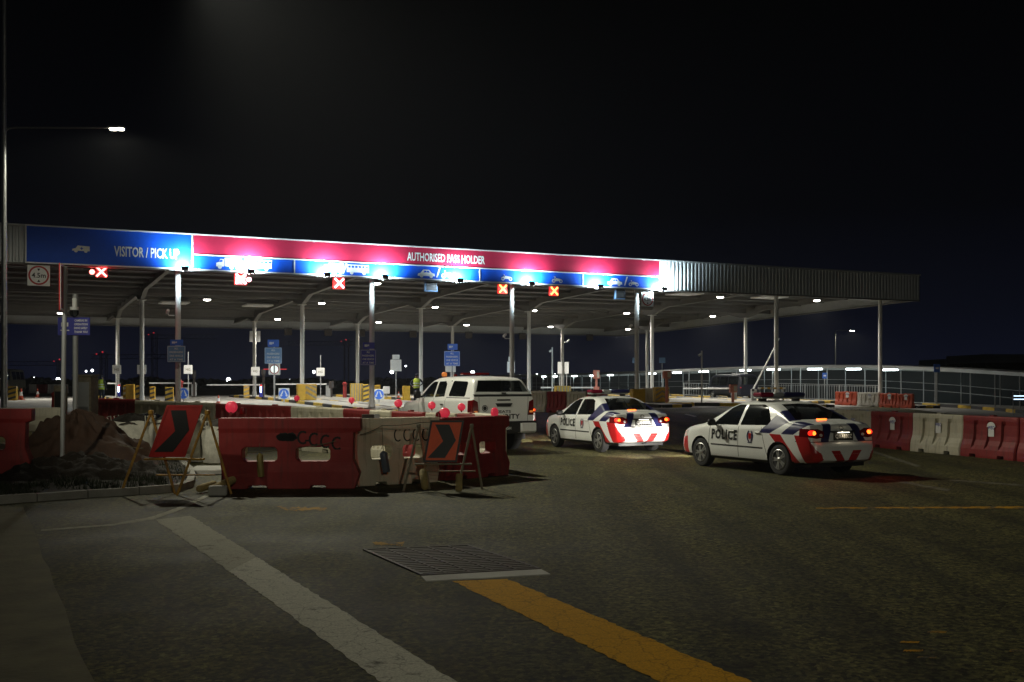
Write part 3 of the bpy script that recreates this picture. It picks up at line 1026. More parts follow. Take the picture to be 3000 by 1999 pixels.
# dark backs of the exit side signals along the rear edge of the roof
proto = None
for dx in (662, 754, 830, 949, 1077, 1200, 1355):
    s = s_at(dx * 1.275, 37.5); p = SD(s, 37.5, 6.1)
    if proto is None:
        proto = thing('exit_lane_signal', 'dark signal box hanging from the rear roof edge of the canopy', 'signal', p, TH, 'signal boxes along the rear roof edge')
        mb = MB(); mb.rbox((0, 0, 0), (.68, .2, .62), .03); mb.build('housing', 'rust', proto)
        mb = MB(); mb.box((0, 0, .42), (.05, .05, .3)); mb.build('bracket', 'steel_grey', proto)
    else:
        dup(proto, p, TH)

# ================================================================== TOLL ISLANDS
kerb_meshes = {}
ISL = ['toll island off the dark end of the visitor lane', 'toll island carrying the first blue notice and a blue keep sign', 'toll island with the wide yellow chevron block', 'toll island with the navy notice and vertically striped block',
       'toll island holding the pair of right columns and dark chevron block', 'toll island under the raised boom gate', 'outermost toll island beside the covered walkway railing']
for i, s in enumerate(COLS):
    W, D0, D1 = 2.3, -3.4, 35.0
    t = thing('toll_island', ISL[i], 'traffic island', (0, 0, 0), 0, 'toll islands between the lanes')
    mb = MB(); vs = []
    nd = 12
    for k in range(nd + 1):
        d = D0 + .28 + (D1 - D0 - .56) * k / nd
        for ds in (-W / 2 + .17, W / 2 - .17):
            p = SD(s + ds, d); vs.append((p.x, p.y, p.z + .17))
    mb.add(vs, [(2 * k, 2 * k + 1, 2 * k + 3, 2 * k + 2) for k in range(nd)])
    mb.build('top', 'concrete', t)
    def block(sa, da, sb, db, col):
        a, b = SD(sa, da), SD(sb, db)
        L = (b - a).length - .02
        key = (round(L, 2), col)
        if key not in kerb_meshes:
            m_ = MB(); m_.rbox((0, 0, .06), (L, .17, .26), .025); kerb_meshes[key] = m_.mesh('kerb_block', [col])
        o = link('kerb_block', kerb_meshes[key], t, (a + b) / 2)
        o.rotation_euler = (0, -math.asin(clampf((b.z - a.z) / L, -1, 1)), math.atan2(b.y - a.y, b.x - a.x))
    nb = 19
    for k in range(nb):
        da, db = D0 + .2 + (D1 - D0 - .4) * k / nb, D0 + .2 + (D1 - D0 - .4) * (k + 1) / nb
        c = 'kerb_yellow' if k % 2 else 'kerb_black'
        block(s - W / 2 + .085, da, s - W / 2 + .085, db, c)
        block(s + W / 2 - .085, da, s + W / 2 - .085, db, c)
    for k, c in enumerate(('kerb_black', 'kerb_yellow', 'kerb_black')):
        x0 = s - W / 2 + .2 + (W - .4) * k / 3
        block(x0, D0 + .1, x0 + (W - .4) / 3, D0 + .1, c)

# wide pavement with kerb on the right of the lanes
kp = [Vector((8.0, 65.9, 0)), Vector((10.5, 65.0, 0)), Vector((13.2, 64.6, 0)), Vector((16, 66.5, 0)), Vector((19, 71.5, 0)), Vector((22.5, 77.2, 0)),
      Vector((25.6, 78.4, 0)), Vector((28.3, 76.6, 0)), Vector((30.2, 73.0, 0)), Vector((30.6, 68.0, 0)), Vector((30.2, 62.0, 0)), Vector((30.0, 54.0, 0)), Vector((30.0, 44.0, 0))]
def resample(pts, step):
    out = [pts[0].copy()]
    acc = 0
    for a, b in zip(pts[:-1], pts[1:]):
        L = (b - a).length; t_ = step - acc
        while t_ <= L:
            out.append(a.lerp(b, t_ / L)); t_ += step
        acc = (acc + L) % step
    return out
line = resample(kp, 1.5)
rk = struct(bpy.data.objects.new('pavement_kerb', None)); COL.objects.link(rk)
for k, (a, b) in enumerate(zip(line[:-1], line[1:])):
    a = Vector((a.x, a.y, zg(a.x, a.y))); b = Vector((b.x, b.y, zg(b.x, b.y)))
    L = (b - a).length - .02
    mb = MB(); mb.rbox((0, 0, .06), (L, .18, .30), .03)
    o = mb.build('kerb_block', 'kerb_yellow' if k % 2 else 'kerb_black', rk, loc=(a + b) / 2)
    o.rotation_euler = (0, -math.asin(clampf((b.z - a.z) / L, -1, 1)), math.atan2(b.y - a.y, b.x - a.x))
inner = offset_line(line, -.1); far = offset_line(line, -9.0)
far = [Vector((max(p.x, 6 + .12 * i), max(p.y, 70), 0)) if i < 16 else Vector((p.x + 4, p.y, 0)) for i, p in enumerate(far)]
mb = MB(); vs = []
for a, b in zip(inner, far):
    for k in range(5):
        p = a.lerp(b, k / 4); vs.append((p.x, p.y, zg(p.x, p.y) + .165))
mb.add(vs, [(5 * i + k, 5 * i + k + 1, 5 * i + k + 6, 5 * i + k + 5) for i in range(len(inner) - 1) for k in range(4)])
struct(mb.build('right_pavement', 'concrete'))
# pale concrete road strip in front of that kerb
def strip_fn(u, v):
    i = u * (len(line) - 1); k = min(int(i), len(line) - 2)
    a = line[k].lerp(line[k + 1], i - k); d = (line[k + 1] - line[k]).normalized()
    p = a + Vector((d.y, -d.x, 0)) * (.15 + 5.5 * v * clampf((u - .12) * 4, 0, 1))
    return p.x, p.y
sheet('concrete_road_strip', strip_fn, 60, 6, 0.010, 'concrete')

# ================================================================== VEHICLES
def curve(tab):
    xs = [p[0] for p in tab]; ys = [p[1] for p in tab]
    n = len(xs)
    m = []
    for i in range(n):
        if i == 0: m.append((ys[1] - ys[0]) / (xs[1] - xs[0]))
        elif i == n - 1: m.append((ys[-1] - ys[-2]) / (xs[-1] - xs[-2]))
        else:
            a = (ys[i] - ys[i - 1]) / (xs[i] - xs[i - 1]); b = (ys[i + 1] - ys[i]) / (xs[i + 1] - xs[i])
            m.append(0 if a * b <= 0 else 2 * a * b / (a + b))
    def f(x):
        if x <= xs[0]: return ys[0]
        if x >= xs[-1]: return ys[-1]
        i = max(k for k in range(n) if xs[k] <= x); i = min(i, n - 2)
        h = xs[i + 1] - xs[i]; t = (x - xs[i]) / h
        return ((2 * t**3 - 3 * t**2 + 1) * ys[i] + (t**3 - 2 * t**2 + t) * h * m[i] + (-2 * t**3 + 3 * t**2) * ys[i + 1] + (t**3 - t**2) * h * m[i + 1])
    return f

def spline(pts, sub=3):
    out = []
    n = len(pts)
    for i in range(n - 1):
        p0 = pts[max(i - 1, 0)]; p1 = pts[i]; p2 = pts[i + 1]; p3 = pts[min(i + 2, n - 1)]
        for k in range(sub):
            t = k / sub
            out.append(tuple(.5 * (2 * p1[j] + (p2[j] - p0[j]) * t + (2 * p0[j] - 5 * p1[j] + 4 * p2[j] - p3[j]) * t * t + (3 * p1[j] - p0[j] - 3 * p2[j] + p3[j]) * t**3) for j in (0, 1)))
    out.append(tuple(pts[-1]))
    return out

def make_section(zb, zbelt, ztop, wmax, tumble):
    def sec(x):
        b, e, t, w = zb(x), zbelt(x), ztop(x), wmax(x)
        t = max(t, e + .03); h = t - e
        wb = .968 * w
        top = wb - tumble * h
        return spline([(0, b), (.6 * w, b), (.90 * w, b + .02), (.975 * w, b + .12), (w, b + .5 * (e - b)), (.992 * w, e - .09), (wb, e),
                       (wb - .48 * tumble * h, e + .44 * h), (top, e + .84 * h), (top - .14 * min(1, h / .15 + .3), e + .965 * h), (.30 * top, t - .002), (0, t + .004)], 3)
    return sec

def loft(xs, sec):
    bm = bmesh.new()
    rings = []
    for x in xs:
        half = sec(x)
        ring = [bm.verts.new((x, y, z)) for y, z in half] + [bm.verts.new((x, -y, z)) for y, z in half[-2:0:-1]]
        rings.append(ring)
    n = len(rings[0])
    for a, b in zip(rings[:-1], rings[1:]):
        for k in range(n):
            bm.faces.new((a[k], a[(k + 1) % n], b[(k + 1) % n], b[k]))
    for ring, flip in ((rings[0], False), (rings[-1], True)):
        h = n // 2
        for k in range(h):
            q = [ring[k], ring[k + 1], ring[(n - k - 1) % n], ring[(n - k) % n]]
            u = []
            for v in q:
                if v not in u: u.append(v)
            if len(u) >= 3:
                bm.faces.new(u if flip else u[::-1])
    bmesh.ops.recalc_face_normals(bm, faces=bm.faces)
    return bm

def clip(bm, faces, poly, i, j):
    A = sum(poly[k][0] * poly[(k + 1) % len(poly)][1] - poly[(k + 1) % len(poly)][0] * poly[k][1] for k in range(len(poly)))
    if A < 0: poly = poly[::-1]
    for k in range(len(poly)):
        p, q = poly[k], poly[(k + 1) % len(poly)]
        no = Vector((0, 0, 0)); no[i] = q[1] - p[1]; no[j] = -(q[0] - p[0])
        if no.length < 1e-9: continue
        no.normalize()
        co = Vector((0, 0, 0)); co[i], co[j] = p
        if not faces: return []
        g = set(faces)
        for f in faces:
            g.update(f.edges); g.update(f.verts)
        r = bmesh.ops.bisect_plane(bm, geom=list(g), dist=1e-5, plane_co=co, plane_no=no)
        faces = [f for f in r['geom'] if isinstance(f, bmesh.types.BMFace) and (f.calc_center_median() - co).dot(no) < 0]
    return faces

def carve(bm, poly, i, j, mid, cond):
    fs = [f for f in bm.faces if cond(f.calc_center_median(), f)]
    for f in clip(bm, fs, poly, i, j):
        f.material_index = mid

def split_parts(bm, table):
    """table: list of (ids -> slot materials); returns meshes in vehicle-local axes (front = +y, left = -x)"""
    out = []
    tab = []
    for name, ids, mats in table:
        two = 'side_window' in name or 'door_window' in name or name in ('headlight', 'canopy_window')
        tab += [(name, ids, mats, 1), (name, ids, mats, -1)] if two else [(name, ids, mats, 0)]
    for name, ids, mats, sd in tab:
        b2 = bm.copy()
        bmesh.ops.delete(b2, geom=[f for f in b2.faces if f.material_index not in ids or f.calc_center_median().y * sd < 0], context='FACES')
        for f in b2.faces:
            f.material_index = ids.index(f.material_index)
        bmesh.ops.triangulate(b2, faces=[f for f in b2.faces if len(f.verts) > 4])
        for v in b2.verts:
            v.co = Vector((-v.co.y, v.co.x, v.co.z))
        me = bpy.data.meshes.new(name)
        b2.to_mesh(me); b2.free()
        for m in mats: me.materials.append(MATS[m])
        smooth_mesh(me, 42)
        out.append((name, me))
    return out

def circle_poly(cx, cz, r, n=18):
    return [(cx + r * math.cos(2 * PI * k / n), cz + r * math.sin(2 * PI * k / n)) for k in range(n)]

def wheel_meshes(r, w, spokes=10):
    """wheel with its axis along x and its outer face on -x"""
    mb = MB()
    mb.lathe([(r * .64, -w / 2 + .01), (r * .80, -w / 2), (r * .95, -w / 2 + .012), (r, -w / 2 + .04), (r, w / 2 - .04), (r * .95, w / 2 - .012), (r * .8, w / 2), (r * .64, w / 2 - .01)], axis='X', n=36)
    tyre = mb.mesh('wheel', ['tyre'], True)
    mb = MB()
    R1 = r * .66
    mb.ring((0, 0), R1 * .90, R1 * 1.0, 0)
    mb.v = []; mb.f = []; mb.m = []
    n = 36
    prof = [(R1 * 1.0, -w / 2 + .005), (R1 * .93, -w / 2 - .004), (R1 * .90, -w / 2 + .03), (R1 * .90, 0)]
    vs = []
    for rr, h in prof:
        for k in range(n):
            a = 2 * PI * k / n; vs.append((h, rr * math.cos(a), rr * math.sin(a)))
    mb.add(vs, [(i * n + k, i * n + (k + 1) % n, (i + 1) * n + (k + 1) % n, (i + 1) * n + k) for i in range(3) for k in range(n)], 0)
    mb.add([(-.01, R1 * .9 * math.cos(2 * PI * k / n), R1 * .9 * math.sin(2 * PI * k / n)) for k in range(n)], [tuple(range(n))], 1)
    for k in range(spokes):
        a = 2 * PI * (k // 2) / (spokes / 2) + (.16 if k % 2 else -.16)
        c, s_ = math.cos(a), math.sin(a)
        mid = R1 * .52
        M = Matrix.Rotation(a, 3, 'X')
        h = [(-w / 2 + .012, 0), ]
        vs = [M @ Vector(p) for p in ((-w / 2 + .002, R1 * .14, -.020), (-w / 2 + .002, R1 * .14, .020), (-w / 2 + .010, R1 * .92, .016), (-w / 2 + .010, R1 * .92, -.016),
                                      (-w / 2 + .04, R1 * .14, -.024), (-w / 2 + .04, R1 * .14, .024), (-w / 2 + .045, R1 * .92, .02), (-w / 2 + .045, R1 * .92, -.02))]
        mb.add(vs, [(0, 1, 2, 3), (0, 4, 5, 1), (1, 5, 6, 2), (2, 6, 7, 3), (3, 7, 4, 0)], 0)
    mb.lathe([(R1 * .2, -w / 2 + .05), (R1 * .2, -w / 2 + .003), (R1 * .14, -w / 2 - .006), (.004, -w / 2 - .007)], axis='X', n=16)
    rim = mb.mesh('rim', ['rim_alloy', 'black_plastic'], False)
    return tyre, rim

def add_wheels(root, me, track, ys, r):
    for y in ys:
        for sx in (-1, 1):
            o = link('wheel', me[0], root, (sx * track, y, r))
            if sx > 0: o.rotation_euler = (0, 0, PI)
            link('rim', me[1], o)

def side_y(sec, x, z):
    half = sec(x)
    best = None
    for a, b in zip(half[:-1], half[1:]):
        if (a[1] - z) * (b[1] - z) <= 0 and abs(a[1] - b[1]) > 1e-6 and a[0] > .3:
            y = a[0] + (b[0] - a[0]) * (z - a[1]) / (b[1] - a[1])
            best = y if best is None else max(best, y)
    return best if best else .86

def side_decal(sec, verts, faces, cx, cz, left, off=.005):
    vs = []
    for a, b in verts:
        x = cx - a if left else cx + a
        z = cz + b
        y = side_y(sec, x, z) + off
        vs.append((-y if left else y, x, z))
    return vs, faces

def fitted(s, w, h, spacing=1.0, bold=0.02):
    vs, fs = text_verts(s, 1.0, spacing, bold)
    x0, x1 = min(v[0] for v in vs), max(v[0] for v in vs); z0, z1 = min(v[1] for v in vs), max(v[1] for v in vs)
    return [((x - (x0 + x1) / 2) * w / (x1 - x0), (z - (z0 + z1) / 2) * h / (z1 - z0)) for x, z in vs], fs

def ellipsoid(mb, c, r, n=14, m=0, k=7):
    vs = []; fs = []
    for i in range(k + 1):
        a = PI * i / k
        for j in range(n):
            b = 2 * PI * j / n
            vs.append((c[0] + r[0] * math.sin(a) * math.cos(b), c[1] + r[1] * math.sin(a) * math.sin(b), c[2] + r[2] * math.cos(a)))
    for i in range(k):
        for j in range(n):
            fs.append((i * n + j, i * n + (j + 1) % n, (i + 1) * n + (j + 1) % n, (i + 1) * n + j))
    return mb.add(vs, fs, m)

# ---- police saloon
CAR_L = 4.54
c_zb = curve([(0, .34), (.12, .29), (.35, .25), (.9, .21), (3.6, .20), (4.3, .21), (4.54, .27)])
c_ztop = curve([(0, .62), (.03, .675), (.075, .70), (.10, .73), (.135, .90), (.175, 1.0), (.25, 1.05), (.5, 1.085), (.68, 1.105), (.9, 1.215), (1.2, 1.36),
                (1.45, 1.44), (1.75, 1.475), (2.1, 1.48), (2.5, 1.45), (2.75, 1.37), (3.1, 1.165), (3.42, .995), (3.55, .955), (3.9, .90), (4.2, .82), (4.4, .72), (4.5, .60), (4.54, .5)])
c_belt = curve([(0, .58), (.06, .65), (.10, .69), (.135, .82), (.175, .90), (.3, .945), (.7, .96), (1.2, .95), (2.5, .92), (3.3, .90), (3.6, .875), (4.0, .81), (4.3, .70), (4.5, .54), (4.54, .46)])
c_w = curve([(0, .64), (.02, .70), (.06, .76), (.14, .81), (.4, .855), (.9, .88), (2.3, .88), (3.5, .875), (4.0, .85), (4.3, .78), (4.45, .69), (4.54, .54)])
car_sec = make_section(c_zb, c_belt, c_ztop, c_w, .43)

def build_police_car():
    root = thing('police_car', '', 'police car', (0, 0, 0), 0, 'white police saloons queueing for the toll lanes')
    xs = [0, .012, .03, .05, .075, .09, .105, .12, .135, .155, .175, .21, .25, .32, .40, .5, .6, .68, .74, .82, .9, 1.0, 1.1, 1.2, 1.32, 1.45, 1.6, 1.75, 1.95, 2.15, 2.35, 2.5, 2.62, 2.75, 2.9, 3.0, 3.1, 3.2, 3.3, 3.42, 3.5, 3.6, 3.75, 3.9, 4.05, 4.2, 4.3, 4.38, 4.44, 4.49, 4.52, 4.54]
    bm = loft(xs, car_sec)
    side = lambda c, f: abs(c.y) > .5
    for cx in (.98, 3.58):
        carve(bm, circle_poly(cx, .315, .365, 22), 0, 2, 99, lambda c, f: abs(c.y) > .55 and c.z < .8)
    bmesh.ops.delete(bm, geom=[f for f in bm.faces if f.material_index == 99], context='FACES')
    gl = lambda c, f: abs(c.y) > .50 and c.z > .9 and f.material_index == 0
    carve(bm, [(3.18, .945), (2.30, .962), (2.27, 1.385), (2.50, 1.385), (2.70, 1.315)], 0, 2, 10, gl)
    carve(bm, [(2.22, .964), (1.36, .99), (1.30, 1.08), (1.52, 1.35), (1.70, 1.40), (2.19, 1.392)], 0, 2, 11, gl)
    top = lambda c, f: c.z > 1.0 and f.material_index == 0
    carve(bm, [(.73, -.64), (.73, .64), (1.38, .45), (1.38, -.45)], 0, 1, 12, lambda c, f: c.z > 1.08 and f.material_index == 0)
    carve(bm, [(3.37, -.68), (3.37, .68), (2.60, .50), (2.60, -.50)], 0, 1, 13, top)
    paint = lambda c, f: f.material_index == 0
    for sg_ in (1, -1):
        tl = [(.47 * sg_, .79), (.46 * sg_, .90), (.60 * sg_, .955), (.86 * sg_, .955), (.87 * sg_, .80), (.66 * sg_, .765)]
        carve(bm, tl, 1, 2, 14 if sg_ > 0 else 15, lambda c, f: f.material_index == 0 and c.x < .40 and .70 < c.z < 1.0)
        rear = lambda c, f: f.material_index == 0 and c.x < .235 and f.normal.x < -.25
        carve(bm, [(.22 * sg_, 1.05), (.43 * sg_, 1.05), (.58 * sg_, .70), (.38 * sg_, .70)], 1, 2, 1, lambda c, f: f.material_index == 0 and c.x < .30 and c.z > .69 and abs(c.y) < .62)
        carve(bm, [(.17 * sg_, .53), (.39 * sg_, .53), (.22 * sg_, .30), (.02 * sg_, .30)], 1, 2, 2, lambda c, f: rear(c, f) and c.z < .6)
        sd = lambda c, f: f.material_index == 0 and c.y * sg_ > .46
        carve(bm, [(1.58, .83), (1.24, .83), (.66, 1.12), (.74, 1.30), (1.02, 1.36)], 0, 2, 1, sd)
        carve(bm, [(.90, .83), (.56, .83), (.20, 1.045), (.52, 1.12)], 0, 2, 1, lambda c, f: f.material_index == 0 and c.y * sg_ > .62 and c.z < 1.09)
        low = lambda c, f: f.material_index == 0 and c.y * sg_ > .60
        carve(bm, [(1.26, .82), (.92, .82), (.34, .22), (.56, .22)], 0, 2, 2, low)
        carve(bm, [(.53, .82), (.20, .82), (-.05, .40), (-.05, .22), (.24, .22)], 0, 2, 2, low)
        carve(bm, [(4.40, .60), (4.10, .66), (4.05, .24), (4.30, .24)], 0, 2, 2, low)
        carve(bm, [(4.47, .58), (4.36, .73), (4.05, .80), (4.12, .66)], 0, 2, 16, lambda c, f: f.material_index == 0 and c.y * sg_ > .42)
        for (a, b) in ((1.30, 1.52), (2.25, 2.245), (3.28, 3.22)):      # door shut lines
            carve(bm, [(a, .30), (a + .014, .30), (b + .014, .945), (b, .945)], 0, 2, 3, lambda c, f: c.y * sg_ > .62 and f.material_index in (0, 1))
        carve(bm, [(1.46, .50), (3.18, .50), (3.20, .535), (1.46, .535)], 0, 2, 3, lambda c, f: c.y * sg_ > .7 and f.material_index == 0)
    carve(bm, [(-.9, .695), (.9, .695), (.9, .709), (-.9, .709)], 1, 2, 3, lambda c, f: c.x < .5 and f.material_index == 0)
    for f in bm.faces:
        c = f.calc_center_median()
        if f.material_index in (0, 2) and c.z < .285: f.material_index = 3
    for name, me in split_parts(bm, [('body', [0, 1, 2, 3], ['car_white', 'car_blue', 'car_red', 'car_seam']), ('side_window', [10], ['car_glass']), ('rear_door_window', [11], ['car_glass']),
                                     ('rear_window', [12], ['car_glass']), ('windscreen', [13], ['car_glass']), ('tail_light', [14], ['tail_red']), ('tail_light', [15], ['tail_red']), ('headlight', [16], ['lamp_clear'])]):
        o = link(name, me, root)
        if name == 'tail_light':
            sx = -1 if me.vertices[0].co.x < 0 else 1
            mb = MB(); ellipsoid(mb, (sx * .715, .155, .872), (.062, .054, .048)); mb.build('bulb', 'brake_hot', o, True)
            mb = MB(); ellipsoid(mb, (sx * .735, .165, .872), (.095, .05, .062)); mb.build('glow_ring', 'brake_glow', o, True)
            mb = MB(); ellipsoid(mb, (sx * .54, .135, .83), (.045, .03, .035)); mb.build('reverse_lens', 'lamp_clear', o, True)
    bm.free()
    mb = MB(); mb.box((0, 2.27, .40), (1.34, 4.1, .40)); mb.build('underbody', 'sign_black', root)
    add_wheels(root, wheel_meshes(.315, .20), .765, (.98, 3.58), .315)
    def seat(x, y, w, hb):
        mb = MB(); mb.rbox((x, y + .22, .66), (w, .48, .20), .06); mb.rbox((x, y, .86), (w, .16, hb), .06, rx=R(14)); mb.rbox((x, y - .06, .86 + hb * .62), (w * .45, .10, .17), .04); mb.build('seat', 'cloth_dark', root)
    seat(-.36, 2.05, .48, .56); seat(.36, 2.05, .48, .56); seat(-.34, 1.12, .58, .50); seat(.34, 1.12, .58, .50)
    mb = MB(); mb.rbox((0, 3.0, .84), (1.4, .40, .24), .06); mb.build('dashboard', 'black_plastic', root)
    # roof light bar
    bar = MB(); bar.rbox((0, 1.98, 1.535), (1.16, .28, .03), .01); bar = bar.build('light_bar', 'steel_grey', root)
    for (a, b, m) in ((-.60, -.24, 'bar_red'), (-.235, .03, 'steel_grey'), (.035, .60, 'car_blue')):
        mb = MB(); mb.rbox(((a + b) / 2, 1.98, 1.60), (b - a, .30, .095), .03); mb.build('lens', m, bar)
    mb = MB()
    for sx in (-.45, .45): mb.box((sx, 1.98, 1.495), (.06, .2, .06))
    mb.build('bracket', 'black_plastic', bar)
    for sx in (-1, 1):
        mb = MB(); mb.rbox((sx * .985, 3.02, .995), (.19, .11, .14), .035); mb.box((sx * .90, 3.03, .95), (.10, .05, .04)); mb.build('mirror', 'black_plastic', root, True)
        for y in (1.62, 2.46):
            yy = side_y(car_sec, y, .83)
            mb = MB(); mb.rbox((sx * (yy + .012), y, .83), (.03, .17, .03), .01); mb.build('door_handle', 'car_white', root)
    # lettering and crest on both flanks
    for left in (True, False):
        mb = MB(); v, f = fitted('POLICE', .88, .22, 1.18, .045); v, f = side_decal(car_sec, v, f, 2.72, .745, left); mb.add(v, f)
        mb.build('police_lettering', 'vinyl_black', root)
        mb = MB()
        for sgn in (1, -1):
            pts = [];
            for k in range(9):
                a = -1.25 + 2.5 * k / 8
                pts.append((sgn * (.10 * math.cos(a)), .13 * math.sin(a)))
            for k in range(8, -1, -1):
                a = -1.1 + 2.2 * k / 8
                pts.append((sgn * (.062 * math.cos(a)), .095 * math.sin(a)))
            for k in range(8):
                q = [pts[k], pts[k + 1], pts[17 - k - 1], pts[17 - k]]
                v, f = side_decal(car_sec, q, [(0, 1, 2, 3)], 1.86, .745, left); mb.add(v, f, 0)
        v, f = side_decal(car_sec, [(-.035, -.055), (.035, -.055), (.045, .06), (-.045, .06)], [(0, 1, 2, 3)], 1.86, .745, left, .006); mb.add(v, f, 1)
        v, f = side_decal(car_sec, [(-.07, -.14), (.07, -.14), (.06, -.115), (-.06, -.115)], [(0, 1, 2, 3)], 1.86, .745, left); mb.add(v, f, 0)
        mb.build('crest', ['car_blue', 'car_red'], root)
    # rear: plate recess, chrome strip, emblem, high brake light
    mb = MB(); mb.rbox((0, .10, .895), (.62, .05, .035), .008); mb.build('trim_strip', 'chrome', root)
    mb = MB(); mb.ring((0, 0), .042, .056, 0); mb.v = [(x, .155 + y - (z) * -.28, z * .72 + .965) for x, y, z in mb.v]; mb.build('emblem', 'chrome', root)
    mb = MB(); mb.rbox((0, .70, 1.118), (.24, .05, .028), .008); mb.build('high_brake_light', 'brake_hot', root)
    mb = MB(); mb.ring((0, 0), .05, .06, 0); mb.v = []; mb.f = []; mb.m = []
    mb.cyl((.06, .35, .30), (.06, .03, .28), .025, n=8); mb.build('exhaust', 'dark_metal', root)
    pl = MB(); pl.rbox((0, .088, .80), (.50, .02, .15), .006); pl = pl.build('number_plate', 'sign_black', root)
    mb = MB(); mb.rbox((.0, .088, .880), (.30, .03, .010), .003); mb.build('plate_lamp', 'cabin_light', root)
    lamp('POINT', (0, .03, .868), .5, (1, .82, .55), root, size=.02, name='plate_light')
    for sx in (-1, 1):
        g = lamp('SPOT', (sx * .76, .06, .875), 6, (1, .06, .03), root, angle=110, blend=.8, size=.05, name='tail_glow')
        aim(g, (0, -1, -.75))
        h = lamp('SPOT', (sx * .58, 4.62, .66), 1700, (1, .95, .86), root, angle=31, blend=.35, size=.06, name='head_beam')
        aim(h, (0, 1, -.175))
    return root

def plate_text(root, s, m='sign_white'):
    pl = [c for c in root.children if c.name.startswith('number_plate')][0]
    mb = MB(); v, f = fitted(s, .43, .095, 1.05); mb.add([(x, .0755, .80 + z) for x, z in v], f)
    mb.build('plate_lettering', m, pl)

police = build_police_car()
cars = [(police, (6.55, 21.38), 26.6, 'QX4680Z', 'rearmost white police car in the queue, alongside red and white barriers')]
for (xy, th, num, lab) in (((3.46, 28.33), 24.0, 'QX4478L', 'white police car with headlight glare on its striped rear bumper'),
                           ((.15, 37.6), 26.0, 'QX4451H', 'white police car mostly hidden behind the security pickup')):
    c = copy_tree(police)
    cars.append((c, xy, th, num, lab))
for c, xy, th, num, lab in cars:
    c.location = (xy[0], xy[1], 0); c.rotation_euler = (0, 0, R(th)); c['label'] = lab
    plate_text(c, num)

# ---- security pickup with canopy
t_zb = curve([(.10, .62), (.6, .50), (1.5, .46), (4.5, .46), (5.1, .44), (5.33, .5)])
t_ztop = curve([(.10, 1.46), (.13, 1.52), (.20, 1.64), (.32, 1.84), (.42, 1.95), (.6, 1.995), (1.5, 2.02), (2.6, 2.01), (3.0, 1.95), (3.3, 1.80), (3.85, 1.40), (3.97, 1.34), (4.7, 1.27), (5.05, 1.17), (5.25, 1.0), (5.33, .8)])
t_belt = curve([(.10, 1.42), (2.0, 1.40), (3.3, 1.34), (4.0, 1.25), (4.8, 1.14), (5.2, .95), (5.33, .74)])
t_w = curve([(.10, .90), (.2, .925), (.5, .935), (4.5, .935), (4.9, .90), (5.1, .82), (5.25, .70), (5.33, .55)])
truck_sec = make_section(t_zb, t_belt, t_ztop, t_w, .30)

